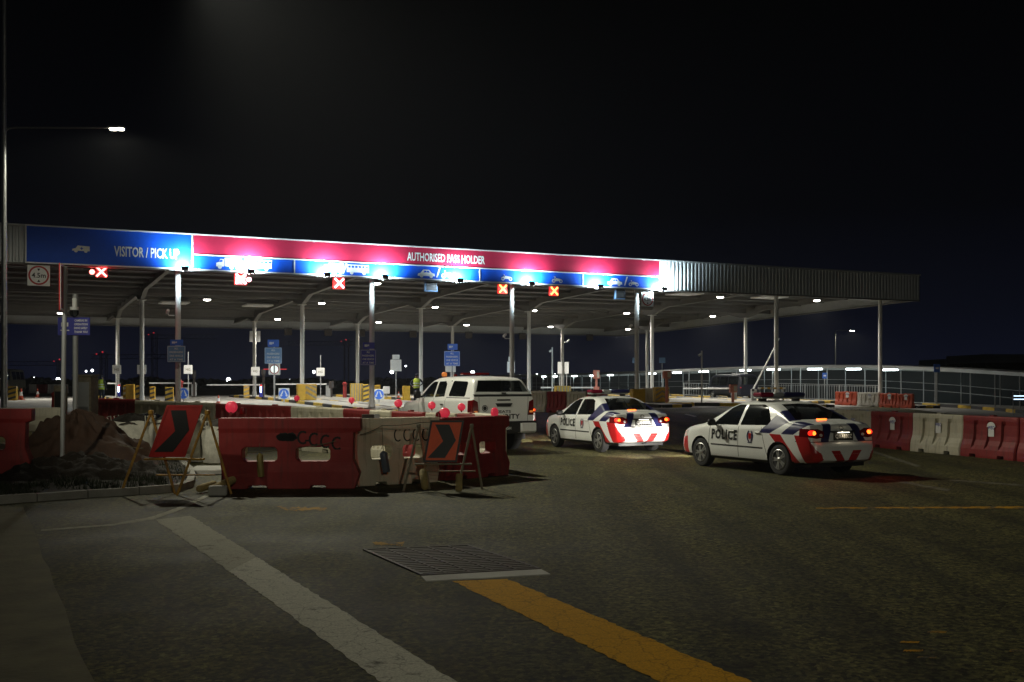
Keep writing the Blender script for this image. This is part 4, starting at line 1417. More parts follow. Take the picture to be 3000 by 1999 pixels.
def build_truck():
    root = thing('pickup_truck', 'white security pickup with a rear canopy beside the stacked barriers', 'pickup truck')
    xs = [.10, .115, .13, .16, .20, .26, .32, .37, .42, .5, .6, .8, 1.0, 1.2, 1.5, 1.8, 2.1, 2.4, 2.6, 2.8, 3.0, 3.15, 3.3, 3.5, 3.7, 3.85, 3.97, 4.2, 4.45, 4.7, 4.9, 5.05, 5.17, 5.25, 5.3, 5.33]
    bm = loft(xs, truck_sec)
    for cx in (1.15, 4.30):
        carve(bm, circle_poly(cx, .39, .47, 22), 0, 2, 99, lambda c, f: abs(c.y) > .55 and c.z < 1.0)
    bmesh.ops.delete(bm, geom=[f for f in bm.faces if f.material_index == 99], context='FACES')
    gl = lambda c, f: abs(c.y) > .55 and c.z > 1.38 and f.material_index == 0
    carve(bm, [(.62, 1.52), (.66, 1.47), (1.62, 1.47), (1.66, 1.52), (1.60, 1.86), (1.55, 1.89), (.72, 1.87), (.66, 1.82)], 0, 2, 10, gl)
    carve(bm, [(1.92, 1.46), (2.56, 1.43), (2.54, 1.87), (2.10, 1.88), (1.98, 1.80)], 0, 2, 11, gl)
    carve(bm, [(2.66, 1.43), (3.62, 1.40), (3.10, 1.80), (2.95, 1.86), (2.64, 1.87)], 0, 2, 12, gl)
    carve(bm, [(-.78, 1.60), (.78, 1.60), (.62, 1.90), (-.62, 1.90)], 1, 2, 13, lambda c, f: c.x < .44 and f.material_index == 0)
    carve(bm, [(3.84, -.74), (3.84, .74), (3.08, .60), (3.08, -.60)], 0, 1, 14, lambda c, f: c.z > 1.35 and f.material_index == 0)
    carve(bm, [(-.86, 1.475), (.86, 1.475), (.86, 1.535), (-.86, 1.535)], 1, 2, 3, lambda c, f: c.x < .2 and f.material_index == 0)
    for sg_ in (1, -1):
        carve(bm, [(.72 * sg_, .98), (.97 * sg_, .98), (.97 * sg_, 1.34), (.88 * sg_, 1.40), (.76 * sg_, 1.34)], 1, 2, 15 if sg_ > 0 else 16, lambda c, f: c.x < .36 and f.material_index == 0)
        for (a, b) in ((1.80, 1.80), (2.60, 2.60), (3.55, 3.66)):
            carve(bm, [(a, .55), (a + .014, .55), (b + .014, 1.40), (b, 1.40)], 0, 2, 3, lambda c, f: c.y * sg_ > .7 and f.material_index == 0)
        carve(bm, [(.30, 1.425), (1.78, 1.425), (1.78, 1.445), (.30, 1.445)], 0, 2, 3, lambda c, f: c.y * sg_ > .6 and f.material_index == 0)
        carve(bm, [(.705 * sg_, .80), (.715 * sg_, .80), (.735 * sg_, 1.47), (.725 * sg_, 1.47)], 1, 2, 3, lambda c, f: c.x < .2 and f.material_index == 0)
    for name, me in split_parts(bm, [('body', [0, 3], ['car_white', 'car_seam']), ('canopy_window', [10], ['car_glass']), ('rear_door_window', [11], ['car_glass']), ('front_door_window', [12], ['car_glass']),
                                     ('rear_window', [13], ['car_glass']), ('windscreen', [14], ['car_glass']), ('tail_light', [15], ['tail_red']), ('tail_light', [16], ['tail_red'])]):
        o = link(name, me, root)
        if name == 'tail_light':
            sx = -1 if me.vertices[0].co.x < 0 else 1
            mb = MB(); mb.rbox((sx * .825, .094, 1.075), (.10, .03, .055), .01); mb.build('bulb', 'amber_lamp', o)
    bm.free()
    mb = MB(); mb.box((0, 2.6, .70), (1.4, 4.7, .45)); mb.build('underbody', 'sign_black', root)
    add_wheels(root, wheel_meshes(.385, .26, 12), .79, (1.15, 4.30), .385)
    for x in (-.38, .38):
        for y in (2.55, 1.75):
            mb = MB(); mb.rbox((x, y + .2, 1.0), (.5, .48, .2), .06); mb.rbox((x, y, 1.28), (.5, .16, .62), .06, rx=R(12)); mb.rbox((x, y - .06, 1.66), (.24, .1, .18), .04); mb.build('seat', 'cloth_dark', root)
    mb = MB(); mb.box((0, 1.72, 1.45), (1.5, .03, .9)); mb.build('cab_bulkhead', 'cloth_dark', root)
    bp = MB()
    for sx in (-1, 1): bp.rbox((sx * .68, .10, .66), (.50, .30, .30), .05)
    bp.rbox((0, .09, .80), (1.86, .26, .05), .015, m=1)
    bp = bp.build('rear_bumper', ['car_white', 'black_plastic'], root)
    mb = MB(); mb.rbox((0, .07, .66), (.86, .22, .26), .02); mb.build('step_pad', 'black_plastic', bp)
    pl = MB(); pl.rbox((0, -.05, .69), (.34, .02, .22), .006); pl = pl.build('number_plate', 'sign_black', root)
    mb = MB(); v, f = fitted('YP', .12, .075); mb.add([(x, -.0625, .74 + z) for x, z in v], f); v, f = fitted('2785H', .27, .075); mb.add([(x, -.0625, .645 + z) for x, z in v], f); mb.build('plate_lettering', 'sign_white', pl)
    mb = MB(); mb.prism([(-.25, 1.30), (.25, 1.30), (.19, 1.21), (-.19, 1.21)], .075, .11); mb.build('tailgate_handle', 'black_plastic', root)
    mb = MB(); mb.rbox((0, .10, 1.385), (.40, .03, .04), .01); mb.build('lower_handle', 'black_plastic', root)
    mb = MB(); mb.rbox((0, .10, 1.565), (.12, .05, .04), .01); mb.build('canopy_lock', 'chrome', root)
    mb = MB(); v, f = fitted('SECURITY', .96, .13, 1.1, .04); mb.add([(x, .094, .95 + z) for x, z in v], f); v, f = fitted('SEATS', .42, .07); mb.add([(x + .0, .094, 1.08 + z) for x, z in v], f); mb.build('tailgate_lettering', 'vinyl_black', root)
    mb = MB(); mb.disc((-.56, 1.17), .085, .096, m=0); mb.ring((-.56, 1.17), .055, .065, .091, m=1); mb.build('round_badge', ['vinyl_black', 'sign_white'], root)
    # white crest patch on the rear side panel
    mb = MB(); v, f = fitted('25', .16, .10); v, f = side_decal(truck_sec, v, f, 2.1, 1.02, True); mb.add(v, f); mb.build('side_number', 'vinyl_black', root)
    mb = MB(); mb.rbox((.25, 2.35, 2.085), (.85, .22, .06), .02); mb.box((-.35, 2.35, 2.045), (.06, .1, .05)); mb.box((.35, 2.35, 2.045), (.06, .1, .05)); mb.build('light_bar', 'tail_red', root)
    mb = MB(); mb.lathe([(.06, 2.01), (.075, 2.03), (.075, 2.10), (.045, 2.13), (.01, 2.135)], (-.58, 2.6, 0), n=14); mb.build('beacon', 'amber_lamp', root, True)
    for sx in (-1, 1):
        mb = MB(); mb.rbox((sx * 1.04, 3.45, 1.50), (.20, .12, .22), .04); mb.box((sx * .95, 3.45, 1.44), (.10, .05, .05)); mb.build('mirror', 'black_plastic', root, True)
        for y in (1.98, 2.74):
            mb = MB(); mb.rbox((sx * .945, y, 1.24), (.03, .17, .035), .01); mb.build('door_handle', 'chrome', root)
        mb = MB(); mb.box((sx * .79, .66, .48), (.30, .02, .34)); mb.build('mudflap', 'black_plastic', root)
        mb = MB(); mb.rbox((sx * .80, 5.16, 1.0), (.24, .16, .16), .04); mb.build('headlight', 'lamp_clear', root)
    return root
truck = build_truck()
truck.location = (-.17, 28.7, 0); truck.rotation_euler = (0, 0, R(28))

# ---- dark van waiting beyond the right lane, and the minibus on the far left
def simple_van(name, label, loc, rz, L, W, H, m, glass_lit=None):
    root = thing(name, label, 'van' if 'van' in name else 'bus', loc, rz)
    zb = curve([(0, .40), (L, .38)]); w = curve([(0, W * .44), (.1, W * .48), (.4, W * .5), (L - .5, W * .5), (L - .1, W * .46), (L, W * .40)])
    zt = curve([(0, H * .62), (.06, H * .80), (.16, H * .95), (.4, H), (L - 1.0, H), (L - .55, H * .92), (L - .2, H * .62), (L, H * .42)])
    be = curve([(0, H * .52), (.3, H * .54), (L - .6, H * .52), (L, H * .36)])
    sec = make_section(zb, be, zt, w, .16)
    bm = loft([0, .03, .06, .1, .16, .25, .4, .7, 1, 1.5, 2, 2.5, 3, 3.5] + [L - 1.2, L - 1.0, L - .8, L - .55, L - .35, L - .2, L - .1, L - .04, L], sec)
    for cx in (.9, L - .9):
        carve(bm, circle_poly(cx, .33, .42, 16), 0, 2, 99, lambda c, f: abs(c.y) > W * .3 and c.z < .85)
    bmesh.ops.delete(bm, geom=[f for f in bm.faces if f.material_index == 99], context='FACES')
    gl = lambda c, f: abs(c.y) > W * .33 and f.material_index == 0
    e = H * .56
    for (a, b) in ((.3, L * .34), (L * .36, L * .60), (L * .62, L - .75)):
        carve(bm, [(a, e), (b, e), (b, H * .90), (a, H * .90)], 0, 2, 10, gl)
    carve(bm, [(-W * .38, H * .60), (W * .38, H * .60), (W * .36, H * .92), (-W * .36, H * .92)], 1, 2, 11, lambda c, f: f.material_index == 0 and c.x < .3)
    carve(bm, [(-W * .40, H * .55), (W * .40, H * .55), (W * .36, H * .92), (-W * .36, H * .92)], 1, 2, 12, lambda c, f: f.material_index == 0 and c.x > L - 1.1)
    for nm, me in split_parts(bm, [('body', [0], [m]), ('side_window', [10], ['car_glass']), ('rear_window', [11], ['car_glass']), ('windscreen', [12], ['car_glass'])]):
        link(nm, me, root)
    bm.free()
    mb = MB(); mb.box((0, L / 2, .5), (W * .76, L - .6, .35)); mb.build('underbody', 'sign_black', root)
    add_wheels(root, wheel_meshes(.33, .22), W * .5 - .12, (.9, L - .9), .33)
    return root
v = simple_van('police_van', 'dark navy van stopped beside the raised boom gate', G(2222, 1176) + Vector((0, 3, 0)), R(20), 4.9, 1.8, 2.0, 'navy_paint')
mb = MB(); mb.box((-.1, 1.2, 2.06), (1.4, .06, .04)); mb.box((-.6, 1.2, 2.02), (.04, .06, .06)); mb.box((.5, 1.2, 2.02), (.04, .06, .06)); mb.build('roof_bar', 'sign_white', v)
mb = MB(); ellipsoid(mb, (-.75, .02, .98), (.06, .03, .05)); mb.build('tail_lamp', 'far_red', v)
p = GX(40, 112)
bus = simple_van('minibus', 'white minibus with lit cabin beyond the far left toll lane', (p.x + .2, p.y, p.z), R(190), 5.6, 2.1, 2.5, 'plastic_cream')
mb = MB()
for k in range(3): ellipsoid(mb, (-.5 + .4 * k, 5.0 - .15 * k, 1.85 - .15 * k), (.09, .05, .06))
mb.build('cabin_lamp', 'cabin_light', bus)

# ================================================================== BARRIERS
def window_barrier_mesh(col, L=2.42, H=1.24):
    """moulded barrier with two openings; x along, front on -y"""
    bm = bmesh.new()
    hx = L / 2
    outer = [(-hx + .05, 0), (-hx + .50, 0), (-hx + .52, .06), (-hx + .82, .06), (-hx + .84, 0), (hx - .86, 0), (hx - .84, .06), (hx - .60, .06), (hx - .58, 0), (hx - .10, 0), (hx - .02, .26), (hx - .13, .52),
             (hx - .12, .98), (hx, 1.02), (hx, H), (-hx, H), (-hx + .01, .62), (-hx + .06, .30)]
    def rr(x0, x1, z0, z1, r=.05):
        return [(x0 + r, z0), (x1 - r, z0), (x1, z0 + r), (x1, z1 - r), (x1 - r, z1), (x0 + r, z1), (x0, z1 - r), (x0, z0 + r)]
    loops = [outer, rr(-hx + .40, -hx + 1.0, .48, .73), rr(-hx + 1.32, -hx + 1.90, .48, .73)]
    es = []
    for lp in loops:
        vs = [bm.verts.new((x, 0, z)) for x, z in lp]
        es += [bm.edges.new((vs[k], vs[(k + 1) % len(vs)])) for k in range(len(vs))]
    r = bmesh.ops.triangle_fill(bm, use_beauty=True, use_dissolve=False, edges=es)
    fs = [g for g in r['geom'] if isinstance(g, bmesh.types.BMFace)]
    for z in (.30, .46, .76, .98, 1.06):
        g = list(bm.verts) + list(bm.edges) + list(bm.faces)
        bmesh.ops.bisect_plane(bm, geom=g, plane_co=(0, 0, z), plane_no=(0, 0, 1), dist=1e-5)
    ex = bmesh.ops.extrude_face_region(bm, geom=list(bm.faces))
    nv = [g for g in ex['geom'] if isinstance(g, bmesh.types.BMVert)]
    th = curve([(0, .20), (.30, .185), (.46, .16), (.76, .15), (.98, .145), (1.06, .16), (H, .155)])
    nvs = set(nv)
    for v in bm.verts:
        v.co.y = th(v.co.z) * (1 if v in nvs else -1)
    bmesh.ops.recalc_face_normals(bm, faces=bm.faces)
    ed = [e for e in bm.edges if len(e.link_faces) == 2 and e.calc_face_angle(0) > .7]
    bmesh.ops.bevel(bm, geom=ed, offset=.012, segments=1, affect='EDGES')
    me = bpy.data.meshes.new('barrier_body'); bm.to_mesh(me); bm.free()
    me.materials.append(MATS[col])
    return me

def jersey_mesh(col, L=2.0, H=1.0, grooves=4):
    """jersey profile barrier with recessed channels and fork slots"""
    xs = []
    hx = L / 2
    slots = [(-hx * .62, -hx * .40), (hx * .40, hx * .62)]
    cuts = {-hx, hx, -hx + .04, hx - .04}
    gs = []
    for k in range(grooves):
        c = -hx + L * (k + 1) / (grooves + 1)
        gs.append((c - .055, c + .055)); cuts.update((c - .085, c - .055, c + .055, c + .085))
    for a, b in slots: cuts.update((a, b, a - .01, b + .01))
    xs = sorted(cuts)
    prof = [(.0, .23), (.05, .235), (.20, .225), (.30, .20), (.42, .145), (.55, .125), (.80, .115), (.90, .125), (.97, .12), (1.0, .10)]
    mb = MB()
    np_ = len(prof)
    for side in (-1, 1):
        vs = []
        for x in xs:
            end = 1.0 if abs(x) < hx - .001 else .86
            g = any(a - 1e-6 <= x <= b + 1e-6 for a, b in gs)
            sl = any(a - 1e-6 <= x <= b + 1e-6 for a, b in slots)
            for z, y in prof:
                yy = y * end - (.055 if g and .22 < z < .88 else 0)
                zz = z * H
                if sl and z < .06: zz = .085 * H
                vs.append((x, side * yy, zz))
        fs = [(i * np_ + k, (i + 1) * np_ + k, (i + 1) * np_ + k + 1, i * np_ + k + 1) for i in range(len(xs) - 1) for k in range(np_ - 1)]
        mb.add(vs, fs)
    n = len(xs) * np_
    k = np_ - 1
    mb.add([], [])
    top = [(i * np_ + k, (i + 1) * np_ + k, n + (i + 1) * np_ + k, n + i * np_ + k) for i in range(len(xs) - 1)]
    bot = [(i * np_, n + i * np_, n + (i + 1) * np_, (i + 1) * np_) for i in range(len(xs) - 1)]
    mb.f += top + bot; mb.m += [0] * (len(top) + len(bot))
    e = (len(xs) - 1) * np_
    for base in (0, e):
        f = [(base + j, base + j + 1, n + base + j + 1, n + base + j) for j in range(np_ - 1)]
        mb.f += f; mb.m += [0] * len(f)
    # end lugs
    mb.cyl((hx - .01, 0, .35 * H), (hx - .01, 0, .75 * H), .05, n=10)
    mb.rbox((0, 0, H + .012), (.16, .12, .04), .01)
    return mb.mesh('barrier_body', [col])

WM = {c: window_barrier_mesh('plastic_' + c) for c in ('red', 'cream')}
JM = {c: jersey_mesh('plastic_' + c) for c in ('red', 'cream', 'white', 'orange')}
JM2 = {c: jersey_mesh('plastic_' + c, 2.0, 1.0, 3) for c in ('red', 'cream')}

def barrier(me, a, b, label, group=None, sz=1.0, sy=1.0, L0=2.0, name='plastic_barrier'):
    """between ground points a and b (left to right as seen)"""
    d = b - a
    c = (a + b) / 2
    jit = random.uniform(-1, 1)
    t = thing(name, label, 'barrier', (c.x, c.y + .03 * jit, zg(c.x, c.y)), math.atan2(d.y, d.x) + R(1.4) * jit, group)
    o = link('body', me, t)
    o.scale = (d.length / L0, sy, sz)
    return t

def V(x, y):
    return Vector((x, y, 0))

# near corner: red with openings, cream and red turning away
t = barrier(WM['red'], G(645, 1431), G(1060, 1429), 'dark red barrier with two openings and CCCC painted across it', L0=2.42, sz=1.0)
for k in range(4):
    mb = MB()
    x0 = .10 + .20 * k + .06
    pts = []
    n = 12
    cx, cz, r = x0 + .07, .90 - .035 * k, .085
    for i in range(n):
        a = R(50 + 260 * i / (n - 1))
        pts.append((cx + r * math.cos(a), cz + r * 1.25 * math.sin(a)))
    for p, q in zip(pts[:-1], pts[1:]):
        d = Vector((q[0] - p[0], 0, q[1] - p[1])); u = Vector((-d.z, 0, d.x)).normalized() * .018
        mb.add([(p[0] + u.x, -.152, p[1] + u.z), (p[0] - u.x, -.152, p[1] - u.z), (q[0] - u.x, -.152, q[1] - u.z), (q[0] + u.x, -.152, q[1] + u.z)], [(0, 1, 2, 3)])
    if k == 0: mb.box((cx + .075, -.153, cz - .055), (.075, .002, .030))
    mb.build('painted_letter', 'spray_black', t)
mb = MB()
for (x, z, rx, rz_) in ((-.10, .91, .13, .075), (-.02, .90, .16, .065), (.03, .91, .09, .078), (-.16, .90, .07, .06)):
    mb.prism([(x + rx * math.cos(2 * PI * i / 18) * (1 + .08 * math.sin(5 * i)), z + rz_ * math.sin(2 * PI * i / 18) * (1 + .08 * math.cos(3 * i))) for i in range(18)], -.153, -.146)
mb.build('painted_out_patch', 'spray_black', t)

cream_a, cream_b = G(1052, 1426), G(1272, 1409)
t = barrier(WM['cream'], V(-2.86, 19.72), V(-1.44, 20.62), 'cream barrier with CCCC lettering next to the dark red barrier with openings', L0=2.42, sz=.98)
for k in range(4):
    mb = MB()
    cx, cz, r = -.02 + .19 * k, .90, .075
    pts = [(cx + r * math.cos(R(50 + 260 * i / 11)), cz + r * 1.5 * math.sin(R(50 + 260 * i / 11))) for i in range(12)]
    for p, q in zip(pts[:-1], pts[1:]):
        d = Vector((q[0] - p[0], 0, q[1] - p[1])); u = Vector((-d.z, 0, d.x)).normalized() * .013
        mb.add([(p[0] + u.x, -.152, p[1] + u.z), (p[0] - u.x, -.152, p[1] - u.z), (q[0] - u.x, -.152, q[1] - u.z), (q[0] + u.x, -.152, q[1] + u.z)], [(0, 1, 2, 3)])
    mb.build('painted_letter', 'spray_black', t)
barrier(WM['red'], V(-1.42, 20.72), V(-.18, 22.15), 'red barrier behind the orange chevron sign, near the white pickup', L0=2.42, sz=.96)
barrier(WM['cream'], V(-.26, 22.5), V(-.95, 24.2), 'cream barrier seen edge on behind the red one, near the pickup', L0=2.42, sz=.96)

# second row running back towards the toll lanes
row = [(283, 402, 41.5, 39.5, 'red'), (404, 520, 39.4, 37.2, 'cream'), (522, 640, 37.1, 34.9, 'cream'), (642, 752, 34.0, 32.2, 'red'), (754, 860, 32.1, 30.6, 'red'),
       (862, 1015, 30.4, 28.2, 'cream'), (1017, 1092, 28.1, 26.9, 'red'), (1094, 1156, 26.8, 25.9, 'cream'), (1158, 1252, 25.8, 24.7, 'red'), (1256, 1345, 24.6, 23.9, 'cream'), (1348, 1420, 23.9, 23.4, 'red')]
ROWL = ['red second row barrier next to the grey cabinet', 'cream second row barrier joined to the red one by the cabinet', 'cream second row barrier behind the red chevron sign',
        'red second row barrier behind the large disc on the CCCC barrier', 'red second row barrier adjoining the long cream one', 'long cream second row barrier between red ones',
        'short red second row barrier after the long cream one', 'short cream second row barrier between two short red ones', 'red second row barrier by the pickup front door',
        'cream second row barrier by the pickup rear side', 'red second row barrier directly before the pickup tailgate']
for (a, b, ya, yb, c), lab in zip(row, ROWL):
    barrier(JM[c], GX(a, ya), GX(b, yb), lab, 'second row of barriers', sz=1.18)

# row on the right of the police cars
def sticker(t, label_txt='WEC', round_top=False, z=.62, x=.05):
    y = -.135
    mb = MB()
    mb.box((x, y, z), (.20, .004, .26), m=0)
    if round_top:
        mb.prism([(x + .15 * math.cos(PI * k / 12), z + .10 + .13 * math.sin(PI * k / 12)) for k in range(13)], y - .002, y + .002)
    mb.build('sticker', 'sign_white', t)
    mb = MB(); v, f = fitted(label_txt, .22, .085); mb.add([(x + a, y - .004, z + .09 + b) for a, b in v], f)
    mb.build('sticker_lettering', 'info_navy', t)
pts = [V(12.62, 23.9), V(12.05, 25.8), V(11.5, 27.65), V(10.93, 29.5), V(10.42, 31.4), V(9.95, 33.3), V(9.6, 35.2)]
names = [('red', 'red barrier with round WEC sticker, furthest from the police car row end'), ('red', 'red barrier with round sticker between the road edge and cream barrier'), ('cream', 'cream barrier with WEC sticker between two dark red ones'),
         ('red', 'red barrier with sticker just behind the rear police car tail light'), ('cream', 'cream barrier partly hidden behind the rear police car boot'), ('red', 'red barrier hidden behind the rear police car')]
labs = ['red barrier at the outer end of the row beside the rearmost police car', 'dark red barrier with a round topped WEC sticker, next to the cream one', 'cream barrier with a WEC sticker between two dark red barriers',
        'red barrier with a small WEC sticker beside a police car tail light', 'cream barrier directly behind the boot of the rearmost police car', 'red barrier screened by the rearmost police car']
for k in range(5):
    c = names[k][0]
    t = barrier(JM2[c], pts[k + 1], pts[k], labs[k], 'barriers beside the rearmost police car', sz=1.02, sy=.95)
    sticker(t, 'WEC', c == 'red', .66, .08)

# beyond the pickup: purple grey, red, grey
q = [(1560, 1602, 'cream'), (1605, 1660, 'red'), (1663, 1718, 'cream'), (1722, 1778, 'red')]
for k, (a, b, c) in enumerate(q):
    barrier(JM[c], GX(a, 57 - .5 * k), GX(b, 56.5 - .5 * k), ('cream barrier showing between pickup and middle police car', 'red barrier just beyond the middle police car mirror', 'cream barrier beyond the middle police car windscreen', 'red barrier hidden beyond the middle police car roof')[k], 'barriers beyond the middle police car', sz=1.08)

# on the right pavement edge
for a, b, ya, yb, c, lab in ((2450, 2512, 73.5, 72.5, 'orange', 'orange red barrier left of the white one on the right pavement'), (2514, 2577, 72.4, 71.5, 'white', 'bright white barrier at the foot of the right canopy column'),
                             (2580, 2628, 71.3, 70.5, 'orange', 'orange red barrier directly right of the white pavement barrier'), (2630, 2676, 70.4, 69.6, 'orange', 'outermost orange red barrier on the right pavement kerb')):
    t = barrier(JM[c], GX(a, ya), GX(b, yb), lab, 'barriers on the right pavement', sz=.92)
    sticker(t, 'WEC', c != 'white', .66, .1)
# far left beyond the lanes
for k, (a, b, c) in enumerate(((86, 108, 'white'), (108, 140, 'red'), (141, 170, 'white'), (171, 200, 'white'))):
    barrier(JM[c], GX(a, 116), GX(b - 1, 116), '%s barrier far beyond the left lane, beside the minibus' % c, 'far %s barriers by the minibus' % c, sz=.95)
# left edge of the picture, on the verge
def on_verge(t, z=.10):
    t.location.z += z
    return t
on_verge(barrier(WM['red'], V(-11.2, 20.3), V(-9.08, 20.75), 'dark red barrier on the grass verge beside the grey sign post', L0=2.42, sz=1.02))
on_verge(barrier(WM['cream'], V(-11.1, 23.0), V(-9.75, 23.6), 'shadowed cream barrier on the verge behind the dark red one', L0=2.42, sz=.98))
t = thing('plastic_barrier', 'faded pink plastic barrier foot leaning against the dark red verge barrier', 'barrier', (-9.95, 19.9, .10), R(12))
mb = MB(); mb.prism([(-.55, .0), (.02, .0), (.30, .38), (.24, .50), (-.45, .56)], -.06, .06); mb.build('plate', 'plastic_red', t)
mb = MB(); mb.rbox((-.1, .12, .06), (.7, .3, .12), .02); mb.build('base', 'plastic_red', t)

# round red warning discs on the barriers
proto = None
for (px, py, r, y) in ((678, 1193, 18, 19.15), (870, 1167, 8.5, 30.5), (1030, 1173, 9, 28.0), (1167, 1182, 12, 25.8), (1265, 1188, 11.5, 24.6), (1352, 1193, 11.5, 23.9), (1303, 1210, 15.5, 20.9), (1449, 1209, 15, 22.0)):
    p = P(px, py, y)
    R0 = r * y / F
    if proto is None:
        proto = thing('warning_disc', 'round red reflector disc standing on a barrier top', 'reflector', p, 0, 'red discs on the barrier tops')
        mb = MB(); mb.lathe([(.004, -.035), (.80, -.034), (.96, -.02), (1.0, 0), (.96, .02), (.8, .03), (.004, .031)], (0, 0, 0), 'Y', 28); mb.build('disc', 'disc_red', proto, True)
        mb = MB(); mb.box((0, .02, -1.05), (.30, .16, .5)); mb.build('clamp', 'plastic_red', proto)
        o = proto
    else:
        o = copy_tree(proto); o.location = p
    o.scale = (R0, 1.0, R0)
    o.rotation_euler = (0, 0, {1449: R(52), 870: R(35)}.get(px, 0))

# ================================================================== CHEVRON SIGNS
def chevron(loc, rz, w, h, z0, lean, shear, colr, stand, label, feet):
    t = thing('chevron_sign', label, 'road sign', loc, rz)
    pn = MB(); pn.rbox((0, 0, 0), (w, .03, h), .012)
    def place(mbx):
        mbx.v = [(x + shear * z, y + lean * z, z0 + h / 2 + z) for x, y, z in mbx.v]; return mbx
    pn = place(pn).build('panel', colr, t)
    mb = MB(); e = .035
    for (cx, cz, sx, sz_) in ((0, h / 2 - e / 2, w, e), (0, -h / 2 + e / 2, w, e), (-w / 2 + e / 2, 0, e, h - 2 * e), (w / 2 - e / 2, 0, e, h - 2 * e)):
        mb.box((cx, -.018, cz), (sx, .012, sz_))
    place(mb).build('rim', 'chevron_red' if colr == 'chevron_red' else 'vinyl_black', pn)
    a = w * .42
    mb = MB(); mb.prism([(-w * .34, h * .40), (w * .08, h * .40), (w * .36, h * .02), (w * .12, -h * .40), (-w * .40, -h * .40), (-w * .02, h * .0)], -.022, -.0165)
    place(mb).build('arrow', 'vinyl_black', pn)
    for sx in (-1, 1):
        x = sx * (w / 2 + .17)
        top = (x + .02, .10, z0 + h * .86)
        for (yy, xx) in feet(x):
            mb = MB(); mb.cyl((xx, yy, 0), top, .022, n=8); mb.build('leg', stand, t, True)
        mb = MB(); mb.rbox(top, (.07, .10, .07), .01); mb.build('hinge', stand, t)
    mb = MB(); mb.cyl((-w / 2 - .2, -.09, z0 - .03), (w / 2 + .2, -.09, z0 - .03), .018, n=8); mb.build('rail', stand, t)
    mb = MB(); mb.cyl((-w / 2 - .15, .36, .30), (w / 2 + .25, .36, .30), .014, n=8); mb.build('rail', stand, t)
    return t
chevron((-5.58, 18.15, 0), 0, .60, .86, .63, .10, .32, 'chevron_red', 'stand_yellow', 'red chevron sign on a yellow folding stand beside the verge kerb', lambda x: ((-.12, x - .42), (.10, x + .42)))
chevron((-1.18, 18.9, 0), 0, .58, .72, .49, .10, .17, 'chevron_orange', 'stand_grey', 'bright orange chevron sign on a grey folding stand before the cream barrier', lambda x: ((-.20, x - .22), (.18, x + .20)))

# weights and hung bottles
def sandbag(loc, rz, label, s=(.30, .13, .11), m='bag_fabric'):
    mb = MB(); ellipsoid(mb, (0, 0, s[2]), s, 16, 0, 9)
    rnd = random.Random(loc[0])
    mb.v = [(x * (1 + .08 * math.sin(9 * y)), y, max(0.0, z + .015 * math.sin(14 * x))) for x, y, z in mb.v]
    o = mb.build('sandbag', m, None, True); o.location = (*loc[:2], loc[2] if len(loc) > 2 else 0); o.rotation_euler = (0, 0, rz)
    return tag(o, label, 'sandbag')
mat('bag_tan', (0.34, 0.26, 0.10), .85, var=.3, scale=8, bump=.4)
mat('bottle_grey', (0.07, 0.085, 0.11), .35, var=.2)
mat('bottle_yellow', (0.26, 0.21, 0.07), .4, var=.25)
def cyl_weight(name, label, p0, p1, r, m):
    p0, p1 = Vector(p0), Vector(p1)
    t = thing(name, label, 'weight', p0)
    mb = MB(); d = p1 - p0
    mb.tube([Vector((0, 0, 0)), d * .04, d * .10, d * .9, d], [r * .4, r * .8, r, r, r * .85], 14); mb.build('body', m, t, True)
    return t
cyl_weight('ballast_tube', 'tan ballast tube lying under the red chevron stand', (-5.02, 18.2, .07), (-4.78, 18.75, .20), .07, 'bag_tan')
cyl_weight('ballast_tube', 'shorter pale ballast tube beside the longer tan one', (-5.28, 18.35, .07), (-5.12, 18.8, .12), .065, 'bag_tan')
t = thing('concrete_block', 'small pale concrete block lying beside the ballast tubes', 'block', (-4.86, 18.05, 0), R(12))
mb = MB(); mb.rbox((0, 0, .08), (.30, .22, .16), .02); mb.build('block_body', 'concrete', t)
cyl_weight('sand_sleeve', 'tan sand sleeve against the left leg of the orange chevron stand', (-1.47, 18.55, .06), (-1.54, 18.85, .34), .065, 'bag_tan')
cyl_weight('sand_sleeve', 'tan sand sleeve at the right foot of the orange chevron stand', (-.90, 18.5, .02), (-.90, 18.62, .30), .06, 'bag_tan')
def hung(name, label, px, py0, py1, y, r, m, rope_top):
    a, b = P(px[0], py0, y), P(px[1], py1, y)
    t = thing(name, label, 'weight', b)
    d = a - b
    mb = MB(); mb.tube([Vector((0, 0, 0)), d * .05, d * .90, d * .96, d], [r * .9, r, r, r * .6, r * .3], 14); mb.build('body', m, t, True)
    q = P(px[2], rope_top, y) - b
    mb = MB(); mb.cyl(d, q, .006, n=6); mb.build('string', 'rope', t)
hung('hanging_bottle', 'yellow tinted bottle hanging on a string before the red barrier', (761, 765, 761), 1328, 1397, 19.05, .058, 'bottle_yellow', 1300)
hung('hanging_tube', 'dark grey tube hanging on a string before the cream barrier', (1123, 1132, 1119), 1322, 1384, 19.55, .072, 'bottle_grey', 1247)
def rope(name, label, pts, sag=0.05, r=.007):
    out = []
    for a, b in zip(pts[:-1], pts[1:]):
        for k in range(8):
            p = a.lerp(b, k / 8); p.z -= sag * 4 * (k / 8) * (1 - k / 8); out.append(p)
    out.append(pts[-1])
    mb = MB(); mb.tube(out, r, 6); o = mb.build(name, 'rope'); return tag(o, label, 'rope')
rope('rope', 'thin rope strung across the openings of the red barrier', [P(722, 1325, 19.15), P(800, 1321, 19.15), P(915, 1306, 19.15), P(985, 1292, 19.15)], .01)
